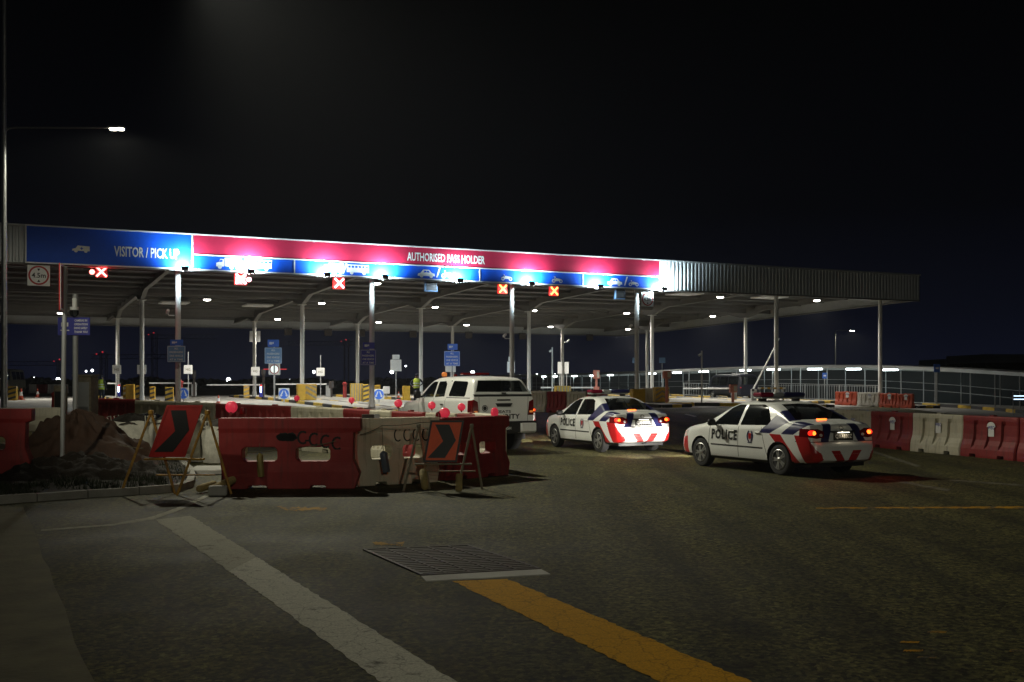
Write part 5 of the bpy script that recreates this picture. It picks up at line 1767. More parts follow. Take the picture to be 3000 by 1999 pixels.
rope('rope', 'rope tied along the top of the cream barrier to the chevron stand', [P(1055, 1274, 19.5), P(1119, 1247, 19.5), P(1235, 1238, 19.3), P(1360, 1228, 20.2)], .02)
rope('rope', 'rope running low from the mound to the yellow chevron stand', [P(340, 1300, 21), P(420, 1314, 19.5)], .02)
t = thing('lamp_box', 'small brown and grey box sitting on the barrier joint', 'box', P(1086, 1234, 19.9), R(10))
mb = MB(); mb.rbox((-.05, 0, .06), (.22, .12, .13), .01); mb.build('box_body', 'rust', t)
mb = MB(); mb.rbox((.11, 0, .06), (.10, .125, .13), .01); mb.build('box_end', 'steel_grey', t)
t = thing('warning_lamp', 'small dark red warning lamp on the red barrier next to a disc', 'lamp', P(712, 1214, 19.2), 0)
mb = MB(); mb.lathe([(.055, 0), (.06, .03), (.05, .10), (.02, .125), (.004, .127)], n=14); mb.build('dome', 'tail_red', t, True)
t = thing('warning_lamp', 'small dark red warning lamp on the red barrier above the orange chevron', 'lamp', P(1284, 1226, 20.9), 0)
mb = MB(); mb.lathe([(.055, 0), (.06, .03), (.05, .10), (.02, .125), (.004, .127)], n=14); mb.build('dome', 'tail_red', t, True)

# ================================================================== SPOIL HEAP AND BAGS
from mathutils import noise as MN
def heap(name, label, cx, cy, rx, ry, h, m, seed, z0=.09, folds=.07, peak=(0, 0), rough=.0):
    """mound with ridged folds (sheet) or clods (soil)"""
    mb = MB(); n, k = 96, 44
    vs = []
    for i in range(k + 1):
        r = i / k
        for j in range(n):
            a = 2 * PI * j / n
            edge_ = 1 + .16 * MN.noise((math.cos(a) * 1.3 + seed, math.sin(a) * 1.3, 0)) + .10 * math.sin(7 * a + 2 * seed)
            x, y = r * edge_ * math.cos(a), r * edge_ * math.sin(a)
            z = (1 - r ** 1.5) ** 1.1
            ra = a + .5 * MN.noise((x * 2, y * 2, seed))
            ridge = 1 - abs(MN.noise((math.cos(ra) * 2.6 + seed, math.sin(ra) * 2.6, r * 1.1))) * 2
            fine = MN.fractal((x * 5 + seed, y * 5, 1.7), .9, 2.1, 5)
            z += folds * (ridge - .6) * min(1, r * 2.2) * (1 - r ** 4) + rough * fine * (1 - r ** 5)
            vs.append((x * rx + peak[0] * (1 - r), y * ry + peak[1] * (1 - r), max(-.03, z * h)))
    fs = [(i * n + j, i * n + (j + 1) % n, (i + 1) * n + (j + 1) % n, (i + 1) * n + j) for i in range(k) for j in range(n)]
    mb.add(vs, fs)
    o = mb.build(name, m, None, True); o.location = (cx, cy, z0)
    smooth_mesh(o.data, 50)
    return tag(o, label, 'heap')
heap('covered_heap', 'brown tarpaulin covered spoil heap between sign post and yellow stand', -9.05, 23.2, 1.75, 1.3, 1.16, 'tarpaulin', 3, peak=(-.25, 0), folds=.22, rough=.10)
heap('spoil_heap', 'low dark heap of soil in front of the brown tarpaulin', -8.1, 20.6, 1.8, 1.2, .40, 'soil', 9, folds=.15, rough=.38)
heap('covered_heap', 'black sheeting crumpled behind the brown tarpaulin heap', -9.0, 27.0, 1.3, .9, 1.0, 'dark_tarp', 5, folds=.3, rough=.08)
def bulk_bag(x, y, s, h, seed, label, rz):
    t = thing('bulk_bag', label, 'bag', (x, y, 0.09 if x < -7 else 0), rz)
    mb = MB(); n, k = 28, 12
    vs = []
    for i in range(k + 1):
        f = i / k
        for j in range(n):
            a = 2 * PI * j / n
            sq = 1 / max(abs(math.cos(a)), abs(math.sin(a))) ** .55
            r = s * .5 * sq * (1 + .10 * math.sin(PI * f) + .03 * math.sin(6 * a + seed + 8 * f) + .02 * math.sin(13 * a - 5 * f))
            vs.append((r * math.cos(a), r * math.sin(a), h * f + .02 * math.sin(5 * a + seed) * f))
    fs = [(i * n + j, i * n + (j + 1) % n, (i + 1) * n + (j + 1) % n, (i + 1) * n + j) for i in range(k) for j in range(n)]
    mb.add(vs, fs); mb.build('bag_body', 'bag_fabric', t, True)
    mb = MB(); vs = []
    for i in range(7):
        r = s * .56 * i / 6
        for j in range(n):
            a = 2 * PI * j / n; vs.append((r * math.cos(a), r * math.sin(a), h - .06 + .22 * (1 - (i / 6) ** 2) + .03 * math.sin(7 * a + i)))
    mb.add(vs, [(i * n + j, i * n + (j + 1) % n, (i + 1) * n + (j + 1) % n, (i + 1) * n + j) for i in range(6) for j in range(n)])
    mb.build('soil_fill', 'soil', t, True)
    for sx, sy in ((1, 1), (-1, 1), (1, -1), (-1, -1)):
        mb = MB(); mb.tube([(sx * s * .42, sy * s * .42, h - .05), (sx * s * .50, sy * s * .44, h + .10), (sx * s * .40, sy * s * .52, h + .13), (sx * s * .40, sy * s * .44, h - .04)], .014, 6); mb.build('strap', 'bag_fabric', t)
bulk_bag(-8.95, 25.7, .95, .86, 1, 'grubby white bulk bag of soil next to the tarpaulin heap', R(10))
bulk_bag(-7.75, 25.2, .95, .90, 4, 'grubby white bulk bag of soil behind the red chevron sign', R(-12))
bulk_bag(-6.75, 25.6, .95, .84, 7, 'grubby white bulk bag of soil next to the dark red barrier', R(20))
ellip = None
slab = MB(); slab.rbox((0, 0, .05), (1.7, 1.2, .10), .02); slab = slab.build('concrete_slab', 'concrete'); slab.location = (-5.75, 22.6, 0); slab.rotation_euler = (0, 0, R(8)); tag(slab, 'pale flat concrete slab lying between verge and red barrier', 'slab')

# ================================================================== LEFT SIGNS, CABINET, STREET LAMPS
p = G(182, 1398)
t = thing('sign_post', 'grey steel post with a sign plate seen almost edge on', 'sign', (p.x, p.y, .09), 0)
mb = MB(); mb.cyl((0, 0, 0), (.06, 0, 4.05), .045, n=12); mb.build('post', 'steel_grey', t, True)
mb = MB(); mb.rbox((.04, -.08, 3.62), (.74, .025, .92), .008, rz=R(104)); mb.build('plate', 'sign_ring_red', t)
mb = MB()
M = Matrix.Rotation(R(104), 3, 'Z')
for (cx, cz, sx, sz_) in ((0, .43, .74, .04), (0, -.43, .74, .04), (-.35, 0, .04, .90), (.35, 0, .04, .90)):
    q_ = Vector((.04, -.08, 3.62)) + M @ Vector((cx, -.018, cz)); mb.box(q_, (sx, .006, sz_), R(104))
mb.build('border', 'sign_white', t)
p = GX(221, 24.5)
t = thing('camera_post', 'grey post carrying a dome camera above a blue notice', 'post', (p.x, p.y, .09), 0)
mb = MB(); mb.cyl((0, 0, 0), (0, 0, 3.75), .06, n=12); mb.build('post', 'steel_grey', t, True)
mb = MB(); mb.rbox((0, -.02, 3.55), (.10, .12, .22), .02); mb.cyl((.02, -.12, 3.45), (.02, -.12, 3.38), .09, n=14); mb.build('bracket', 'sign_white', t, True)
mb = MB(); ellipsoid(mb, (.02, -.12, 3.33), (.10, .10, .11)); mb.build('dome', 'car_glass', t, True)
mb = MB(); mb.rbox((0, -.085, 3.02), (.72, .02, .40), .006); pn = mb.build('notice', 'info_navy', t)
mb = MB()
for k, s_ in enumerate(('CAMERAS IN', 'OPERATION', 'DRIVE SAFELY', 'THANK YOU')):
    v, f = fitted(s_, .30 if k else .28, .05); mb.add([(x + .16, -.0975, 3.15 - .085 * k + z) for x, z in v], f)
mb.rbox((-.20, -.098, 3.06), (.16, .004, .09), .001); mb.rbox((-.20, -.098, 2.93), (.20, .004, .02), .001)
mb.build('lettering', 'sign_white', pn)
p = GX(252, 27.5)
t = thing('electrical_cabinet', 'tall grey green electrical cabinet behind the tarpaulin heap', 'cabinet', (p.x, p.y, .09), R(-6))
mb = MB(); mb.rbox((0, 0, .98), (.46, .42, 1.84), .02); mb.build('cabinet_body', 'stand_grey', t)
mb = MB(); mb.rbox((0, 0, 1.93), (.52, .48, .06), .015); mb.build('roof', 'stand_grey', t)
mb = MB(); mb.rbox((0, -.215, 1.38), (.38, .012, .78), .004); mb.rbox((0, -.215, .58), (.38, .012, .72), .004); mb.build('door', 'steel_grey', t)
mb = MB(); mb.box((0, 0, .04), (.44, .40, .08)); mb.build('plinth', 'concrete', t)
p = GX(178, 26)
t = thing('meter_box', 'low grey meter box beside the sign post', 'cabinet', (p.x, p.y, .09), 0)
mb = MB(); mb.rbox((0, 0, .86), (.24, .25, 1.66), .02); mb.build('box_body', 'stand_grey', t)
mb = MB(); mb.rbox((0, -.13, 1.2), (.18, .012, .7), .004); mb.build('door', 'dark_metal', t)

def street_lamp(loc, h, arm, rz, label, power, target=None, cone=165, blend=.35, ptop=None):
    t = thing('street_lamp', label, 'street lamp', loc, rz)
    if ptop:
        mb = MB(); mb.cyl((0, 0, 0), (0, 0, ptop), .115, .06, n=14); mb.build('mast', 'galvanised', t, True)
    mb = MB(); mb.tube([(0, 0, 0), (0, 0, h * .5), (0, 0, h - .30), (.04, 0, h - .12), (.16, 0, h - .02), (.4, 0, h + .01), (arm - .2, 0, h)], [.105, .085, .06, .045, .036, .03, .028], 12); mb.build('pole', 'galvanised', t, True)
    mb = MB(); mb.cyl((0, 0, 0), (0, 0, .9), .13, n=12); mb.rbox((0, 0, .01), (.4, .4, .03), .005); mb.build('base', 'galvanised', t, True)
    hd = MB(); hd.rbox((arm + .12, 0, h + .01), (.62, .26, .09), .03); hd = hd.build('lamp_head', 'steel_grey', t)
    mb = MB()
    for k in range(2): mb.rbox((arm + .0 + .26 * k, 0, h - .055), (.22, .2, .05), .02)
    mb.build('led_module', 'street_led', hd)
    l = lamp('SPOT', (arm + .12, 0, h - .12), power, (1.0, .965, .76), t, angle=cone, blend=blend, size=.18, name='street_light')
    if target:
        w = Matrix.Rotation(rz, 3, 'Z') @ Vector((arm + .12, 0, h - .12)) + Vector(loc)
        aim(l, Matrix.Rotation(-rz, 3, 'Z') @ (Vector(target) - w))
    return t
p = GX(12, 40)
L1 = street_lamp((p.x, p.y, 0), 11.15, 4.0, 0, 'tall grey street lamp with a long arm, lit, at the verge', 1300, None, 168, .3, 18.0)
street_lamp((-18.9, 36, 0), 16.5, 8.3, 0, 'high mast lamp reaching over the junction', 25000, (3.2, 21.2, 0), 58, 1.0)
street_lamp((-14.6, 10.5, 0), 9.0, 3.4, R(4), 'added unseen lamp on the verge filling light onto the barriers', 6200, (-1.5, 31, 1), 52, 1.0)  # added fill light in lamp post form, out of view
street_lamp((7.5, -9.0, 0), 6.5, 3.6, PI, 'added unseen lamp behind the camera filling the foreground', 3400, (1.5, 15, 0), 80, 1.0)  # added fill light from behind the camera, built as a lamp post
p = GX(2447, 130)
street_lamp((p.x, p.y, p.z), 8.0, 1.9, 0, 'distant lit street lamp beyond the covered walkway', 1200)

# ================================================================== ISLAND EQUIPMENT
def isl(px, y):
    """ground point on an island or pavement top"""
    p = GX(px, y); p.z += .17
    return p
def chevron_block(px, y, w, h, label, m2='kerb_black', lat='kerb_yellow', kind='chevron'):
    p = isl(px, y); w *= .9; h *= .9
    t = thing('crash_block', label, 'bollard', p, TH * .5)
    mb = MB(); mb.rbox((0, 0, h / 2), (w, .6, h), .03); mb.build('block_body', 'yellow_paint', t)
    mb = MB()
    n = max(2, int(h / .26))
    for k in range(n):
        z = h * (k + .1) / n; d = w * .30; b = h / n * .45
        if kind == 'chevron':
            mb.add([(-w / 2 + .01, -.303, z - .0), (0, -.303, z + d), (0, -.303, z + d + b), (-w / 2 + .01, -.303, z + b)], [(0, 1, 2, 3)])
            mb.add([(w / 2 - .01, -.303, z), (0, -.303, z + d), (0, -.303, z + d + b), (w / 2 - .01, -.303, z + b)], [(0, 1, 2, 3)])
        elif kind == 'slant':
            mb.add([(-w / 2 + .01, -.303, z), (w / 2 - .01, -.303, z + d), (w / 2 - .01, -.303, z + d + b), (-w / 2 + .01, -.303, z + b)], [(0, 1, 2, 3)])
    if kind == 'bars':
        for k in range(5):
            x = -w / 2 + w * (k + .3) / 5
            mb.add([(x, -.303, .02), (x + w * .1, -.303, .02), (x + w * .1, -.303, h - .02), (x, -.303, h - .02)], [(0, 1, 2, 3)])
    mb.v = [(x, yv, min(z, h - .01)) for x, yv, z in mb.v]
    mb.build('stripe', m2, t)
    return t
chevron_block(898, 71, 1.42, 1.15, 'wide yellow block with grey chevrons at the foot of a white column', 'stand_grey')
chevron_block(883, 70, .55, 1.12, 'plain yellow block left of the chevron block', 'yellow_paint', kind='none')
chevron_block(1044, 68, .85, 1.25, 'yellow block with vertical stripes beside the navy notice post', 'stand_grey', kind='bars')
chevron_block(1071, 67.5, .42, 1.2, 'yellow and black block hugging the navy notice post', kind='slant')
chevron_block(1190, 72, .5, 1.0, 'plain yellow block behind the standing guard', 'yellow_paint', kind='none')
chevron_block(1936, 67.5, 1.0, 1.0, 'yellow block with dark chevrons at the right column', 'stand_grey')
chevron_block(1893, 67, .75, .95, 'pale cream block between the right columns', 'plastic_cream', kind='none').children[0].data.materials[0] = MATS['plastic_cream']
chevron_block(1868, 64.5, .85, .95, 'plain yellow block in front of the right column', 'yellow_paint', kind='none')
chevron_block(1648, 74, 1.15, .95, 'striped yellow block beyond the middle police car', 'stand_grey', kind='bars')
chevron_block(382, 69, .55, 1.15, 'plain yellow block beside the white column on the left island', 'yellow_paint', kind='none')
chevron_block(408, 68.5, .45, 1.1, 'yellow block with dark slanted stripes under a white box', kind='slant')
chevron_block(367, 69.5, .25, 1.1, 'narrow pale block with yellow stripes beside the bright kiosk light', 'plastic_white', kind='slant')
chevron_block(447, 72, .36, .95, 'slim yellow black striped post block by the boom end', kind='slant')
chevron_block(496, 68, .55, 1.0, 'pale yellow block with black slanted stripes by the keep sign', kind='slant')
chevron_block(722, 76, .42, .95, 'yellow zigzag block beside the second boom gate', 'stand_grey', kind='slant')
chevron_block(38, 70, .55, 1.0, 'orange and black striped block at the far left lane', kind='slant')
chevron_block(1098, 75, .8, 1.0, 'olive yellow box between striped block and blue keep sign', 'yellow_paint', kind='none')

# boom gates
def boom(px_cab, px_end, py, y, label, cab='steel_grey', raised=None):
    p = isl(px_cab, y)
    h = CAM_H - (py - HY) / F * y - p.z
    L = (px_cab - px_end) * y / F
    t = thing('boom_gate', label, 'boom gate', p, 0)
    mb = MB(); mb.rbox((0, 0, (h + .06) / 2), (.34, .36, h + .06), .03); mb.build('gate_cabinet', cab, t)
    arm = MB()
    if raised:
        d = Vector(raised)
        arm.cyl((-.1, -.24, h), Vector((-.1, -.24, h)) + d, .055, .045, n=10)
    else:
        arm.rbox((-L / 2, -.24, h), (L, .06, .10), .02)
    a = arm.build('boom_arm', 'sign_white', t)
    mb = MB(); mb.cyl((-.1 if raised else 0, -.30, h), (-.1 if raised else 0, -.16, h), .09, n=12); mb.build('hub', 'dark_metal', t, True)
    return t
boom(568, 440, 1123, 84, 'lowered white boom arm across the lane left of the navy keep sign')
boom(768, 608, 1128, 80, 'lowered white boom arm with the bright blue kiosk lamp at its gate')
boom(962, 809, 1126, 80, 'lowered white boom arm ending at a salmon reader post')
boom(1745, 1584, 1136, 78, 'lowered white boom arm behind the middle police car')
boom(2150, 2000, 1139, 74, 'lowered white boom arm before the grey railing on the right')
boom(346, 318, 1124, 84, 'short stretch of lowered boom arm by the left column')
boom(2208, 2208, 1143, 73, 'raised white boom arm slanting beside the right column', raised=(1.75, 0, 3.45))
# striped barrier arm lying along the right pavement
t = thing('barrier_rail', 'yellow and white striped rail lying at the pavement behind the light bar', 'rail', isl(2225, 70), R(4))
for k in range(9):
    mb = MB(); mb.box((.2 * k, 0, .88), (.195, .08, .11)); mb.build('rail_segment', 'yellow_paint' if k % 2 else 'sign_white', t)
mb = MB(); mb.box((.05, .0, .42), (.08, .08, .84)); mb.build('rail_leg', 'steel_grey', t); mb = MB(); mb.box((1.55, 0, .42), (.08, .08, .84)); mb.build('rail_leg', 'steel_grey', t)

# reader posts
def reader(px, y, ztop, zbox, w, label, m='salmon', two=False):
    p = isl(px, y)
    t = thing('reader_post', label, 'reader post', p, TH * .4)
    zt = CAM_H - (ztop - HY) / F * y - p.z; zb_ = CAM_H - (zbox - HY) / F * y - p.z
    mb = MB(); mb.box((0, 0, zb_ / 2), (.14, .12, zb_)); mb.build('post', m, t)
    mb = MB(); mb.rbox((0, -.03, (zt + zb_) / 2), (w, .28, zt - zb_), .03); mb.build('reader_head', m, t)
    mb = MB(); mb.box((w * .2, -.175, (zt + zb_) / 2), (w * .4, .006, (zt - zb_) * .7)); mb.build('screen', 'plastic_cream' if m == 'salmon' else 'dark_metal', t)
    if two:
        mb = MB(); mb.rbox((0, -.03, zb_ * .45), (w * .9, .26, .34), .03); mb.build('lower_head', m, t)
    return t
reader(1747, 76, 1085, 1110, .42, 'salmon reader post with two heads beyond the middle police car', two=True)
reader(1953, 66, 1087, 1109, .48, 'salmon reader post before the dark chevron block')
reader(2147, 68, 1127, 1150, .46, 'salmon reader post in front of the navy van')
reader(772, 79, 1082, 1100, .32, 'brown reader post beside the lit round sign', 'rust')
reader(971, 78, 1117, 1138, .36, 'brownish reader post at the end of a lowered boom', 'rust')
reader(569, 80, 1085, 1108, .26, 'slim brown reader post beside a white square sign', 'rust')
# bright kiosk lamps
for px, y, lab in ((765, 78, 'small kiosk lamp glowing blue white at the second boom gate'), (349, 80, 'small kiosk lamp glowing blue white beside the left column')):
    p = isl(px, y)
    t = thing('kiosk_lamp', lab, 'lamp', p, 0)
    mb = MB(); mb.rbox((0, 0, .38), (.22, .2, .76), .03); mb.build('kiosk_body', 'info_navy', t)
    mb = MB(); mb.rbox((0, -.12, .55), (.10, .03, .42), .01); mb.build('tube', 'boom_led', t)
    mb = MB(); mb.lathe([(.08, .77), (.09, .82), (.05, .90), (.004, .91)], n=12); mb.build('red_cap', 'far_red', t, True)
p = isl(401, 70)
t = thing('amber_marker', 'thin glowing orange marker strip on the left striped block', 'lamp', p, 0)
mb = MB(); mb.rbox((0, -.5, .35), (.06, .05, .5), .01); mb.build('strip', 'brake_hot', t)
mb = MB(); mb.box((0, -.5, .05), (.12, .1, .1)); mb.build('foot', 'dark_metal', t)

# blue keep signs
def keep_sign(px, y, py, w, label):
    p = isl(px, y)
    z = CAM_H - (py - HY) / F * y - p.z
    t = thing('keep_sign', label, 'road sign', p, 0)
    mb = MB(); mb.box((0, .04, z / 2), (.07, .05, z)); mb.build('post', 'steel_grey', t)
    mb = MB(); mb.rbox((0, 0, z), (w, .03, w), .01); mb.build('plate', 'plastic_white', t)
    mb = MB(); mb.disc((0, z), w * .46, -.016); mb.build('blue_disc', 'info_blue', t)
    mb = MB()
    for sx in (-1, 1):
        mb.prism([(sx * w * .04, z + w * .28), (sx * w * .12, z + w * .28), (sx * w * .30, z - w * .10), (sx * w * .36, z - w * .08), (sx * w * .30, z - w * .28), (sx * w * .12, z - w * .16), (sx * w * .20, z - w * .14)], -.026, -.021)
    mb.build('arrows', 'plastic_white', t)
keep_sign(537, 66, 1153, .70, 'blue disc keep sign in front of the pale striped block')
keep_sign(832, 66, 1154, .66, 'blue disc keep sign left of the wide chevron block')
keep_sign(1110, 66, 1156, .64, 'blue disc keep sign right of the navy notice post')

# white square lane number signs on posts
def square_sign(px, y, py, w, label, txt='HG', double=False, h=None, top=None):
    p = isl(px, y)
    z = CAM_H - (py - HY) / F * y - p.z
    h = h or w
    t = thing('lane_number_sign', label, 'sign', p, 0)
    mb = MB(); mb.cyl((0, .04, 0), (0, .04, z + h / 2 + (top or 0)), .035, n=8); mb.build('post', 'steel_grey', t, True)
    mb = MB(); mb.rbox((0, 0, z), (w, .03, h), .015); mb.build('plate', 'sign_white', t)
    if txt:
        mb = MB(); fit_text(txt, (0, z), w * .5, w * .28, -.018, mb); mb.build('lettering', 'stand_grey', t)
    if double:
        mb = MB(); mb.rbox((0, 0, z + h / 2 + .18), (w * .65, .03, .30), .015); mb.build('upper_plate', 'sign_white', t)
square_sign(342, 78, 1083, .62, 'white square sign before the thin rear column on the far left', 'HG')
square_sign(415, 70, 1083, .58, 'white square box sign on the bright left column', None)
square_sign(551, 74, 1083, .60, 'white square sign right of the first blue notice', 'HG', top=.9)
square_sign(748, 78, 1088, .62, 'white square sign left of the lit round sign', 'HG')
square_sign(939, 78, 1090, .58, 'white square sign with a spike, right of the bright column', 'HG', top=.9)
square_sign(1160, 74, 1071, .74, 'two white plates stacked on one post before the pickup', None, True, h=.78)
square_sign(1320, 78, 1081, .74, 'white plate partly hidden under the fourth blue notice', None, h=.45)
square_sign(1497, 72, 1076, .50, 'two narrow white plates stacked beside the front column', None, True, h=.72)
square_sign(1640, 88, 1078, .34, 'white plate on the left of a rear column', None, h=.95)
square_sign(1660, 88, 1078, .34, 'white plate on the right of a rear column', None, h=.95)
square_sign(747, 90, 986, .90, 'white plate high on a thin rear column', None, h=.9)
square_sign(1132, 76, 1143, .46, 'small pale plate low beside the blue keep sign', None, h=.52)
p = isl(804, 71)
t = thing('lit_round_sign', 'white square sign with a glowing ringed disc below a blue notice', 'sign', p, 0)
z = CAM_H - (1082 - HY) / F * 71 - p.z
mb = MB(); mb.cyl((0, .05, 0), (0, .05, z), .04, n=8); mb.build('post', 'steel_grey', t, True)
mb = MB(); mb.rbox((0, 0, z), (.74, .05, .74), .03); mb.build('plate', 'sign_white', t)
mb = MB(); mb.disc((0, z), .24, -.027); mb.build('lit_disc', 'sign_ring_led', t)
mb = MB(); mb.ring((0, z), .26, .31, -.027); mb.build('red_ring', 'sign_ring_red', t)
mb = MB(); mb.box((0, .2, z), (1.5, .03, .05)); mb.build('red_tube', 'far_red', t)

# blue notices
def notice(px, y, rects, label, m, post=True, lines=('ALL', 'PASSENGERS', 'ONE VEHICLE', 'AT A TIME')):
    (a0, b0, a1, b1), (c0, d0, c1, d1) = rects
    p = isl(px, y)
    t = thing('blue_notice', label, 'sign', p, 0)
    k = y / F
    def zc(v): return CAM_H - (v - HY) * k - p.z
    if post:
        mb = MB(); mb.cyl((0, .05, 0), (0, .05, zc(b0)), .05, n=10); mb.build('post', 'steel_grey', t, True)
    w = (c1 - c0) * k; h = (d1 - d0) * k; x = ((c0 + c1) / 2 - px) * k; z = zc((d0 + d1) / 2)
    pl = MB(); pl.rbox((x, -.26, z), (w, .03, h), .01); pl = pl.build('lower_plate', m, t)
    mb = MB()
    for (sx, sz_, ww, hh) in ((0, h / 2 - .03, w - .05, .018), (0, -h / 2 + .03, w - .05, .018), (-w / 2 + .03, 0, .018, h - .06), (w / 2 - .03, 0, .018, h - .06)):
        mb.box((x + sx, -.279, z + sz_), (ww, .004, hh))
    for i, s_ in enumerate(lines):
        fit_text(s_, (x, z + h * (.34 - .225 * i)), w * (.22 if i == 0 else .74), h * .12, -.279, mb)
    mb.build('lettering', 'vest_strip', pl)
    w2 = (a1 - a0) * k; h2 = (b1 - b0) * k; x2 = ((a0 + a1) / 2 - px) * k; z2 = zc((b0 + b1) / 2)
    up = MB(); up.rbox((x2, -.26, z2), (w2, .03, h2), .01); up = up.build('upper_plate', 'info_navy' if m == 'info_navy' else 'info_blue', t)
    mb = MB(); mb.rbox((x2 - w2 * .22, -.279, z2), (w2 * .26, .004, h2 * .34), .001); mb.prism([(x2 - w2 * .08, z2 + h2 * .12), (x2 + w2 * .04, z2 + h2 * .2), (x2 + w2 * .04, z2 - h2 * .1), (x2 - w2 * .08, z2 - h2 * .04)], -.281, -.277); mb.build('camera_symbol', 'vest_strip', up)
notice(523, 54.4, ((503, 996, 541, 1013), (495, 1014, 548, 1062)), 'grey blue notice under a camera plate on the left front column', 'info_grey_blue', False)
notice(803, 70, ((787, 996, 820, 1017), (778, 1019, 828, 1066)), 'grey blue notice on a slim post above the lit round sign', 'info_grey_blue')
notice(1082, 58.6, ((1065, 1004, 1099, 1023), (1058, 1025, 1104, 1071)), 'navy notice under a camera plate on the second front column', 'info_navy', False)
notice(1325, 74, ((1312, 1008, 1341, 1026), (1302, 1029, 1348, 1073)), 'bright blue notice on a rear post behind the pickup roof', 'info_blue')
for px, py, w, y, lab in ((1862, 1056, .62, 110, 'dim blue plate far behind the right front column, left one'), (1940, 1056, .62, 110, 'dim blue plate on a thin post right of the paired columns')):
    p = GX(px, y); z = CAM_H - (py - HY) / F * y - p.z
    t = thing('far_plate', lab, 'sign', p, 0)
    mb = MB(); mb.cyl((0, .03, 0), (0, .03, z), .04, n=8); mb.build('post', 'steel_grey', t)
    mb = MB(); mb.rbox((0, 0, z), (w, .03, .55), .01); mb.build('plate', 'info_grey_blue', t)

# slim camera poles
for px, y, ptop, lab in ((1618, 74, 1018, 'slim pale camera pole before the rear columns'), (2056, 66, 1028, 'slim grey camera pole at the right pavement kerb'), (1093, 74, 1082, 'short slim pole beside the navy notice post')):
    p = isl(px, y); z = CAM_H - (ptop - HY) / F * y - p.z
    t = thing('camera_pole', lab, 'pole', p, 0)
    mb = MB(); mb.cyl((0, 0, 0), (0, 0, z), .05, n=10); mb.build('pole', 'column_paint', t, True)
    mb = MB(); mb.rbox((-.12, -.05, z - .25), (.22, .16, .14), .03, ry=R(-30)); mb.build('camera', 'sign_white', t)
# cameras fixed to columns
for s, d, z, lab, sx in ((7.05, 1.0, 5.15, 'white twin camera bracket on the left front column', -1), (25.6, 1.0, 4.3, 'small white camera on the third front column', -1), (34.0, 1.0, 5.0, 'small white camera on the right front column', -1), (44.6, 30.5, 5.3, 'white dome camera on a rear column', 1)):
    t = thing('column_camera', lab, 'camera', SD(s, d, z), TH)
    mb = MB(); mb.tube([(sx * .18, 0, 0), (sx * .45, -.05, 0), (sx * .5, -.05, .10)], .03, 8); mb.build('bracket', 'sign_white', t)
    mb = MB(); mb.rbox((sx * .52, -.12, .18), (.14, .36, .14), .03, rx=R(-20)); mb.build('camera_body', 'sign_white', t)
# traffic cones and posts
proto = None
for px, y, lab, sc in ((110, 88, 'orange and white cone on the bright concrete of the far left lane', 1.0), (61, 76, 'orange cone beside the orange and black block', 1.2), (1222 - 4, 80, 'small orange cone beyond the standing guard', .8), (640, 62, 'small orange marker post above the cream barriers', .8), (1168 , 76, 'tiny orange marker beside the stacked plates', .6)):
    p = GX(px, y)
    if px > 600: p.z += .17
    if proto is None:
        proto = thing('traffic_cone', lab, 'cone', p, 0)
        mb = MB(); mb.rbox((0, 0, .03), (.36, .36, .05), .01); mb.build('base', 'plastic_orange', proto)
        mb = MB(); mb.lathe([(.15, .05), (.11, .26)], n=18); mb.lathe([(.07, .48), (.03, .70), (.028, .705)], n=18); mb.build('cone_body', 'plastic_orange', proto, True)
        mb = MB(); mb.lathe([(.111, .26), (.071, .48)], n=18); mb.build('white_band', 'sign_white', proto, True)
        o = proto
    else:
        o = dup(proto, p, 0, lab)
    o.scale = (sc, sc, sc)
# red hydrant like markers
for px, y, h, lab in ((1010, 76, 1.1, 'red capped marker post left of the striped block'), (160, 52, 1.0, 'dark red marker post left of the meter box'), (530, 72, 1.3, 'dark red marker post behind the navy keep sign')):
    p = isl(px, y)
    t = thing('marker_post', lab, 'bollard', p, 0)
    mb = MB(); mb.lathe([(.14, 0), (.12, h * .8), (.16, h * .82), (.16, h * .92), (.05, h), (.004, h)], n=14); mb.build('post_body', 'plastic_red', t, True)

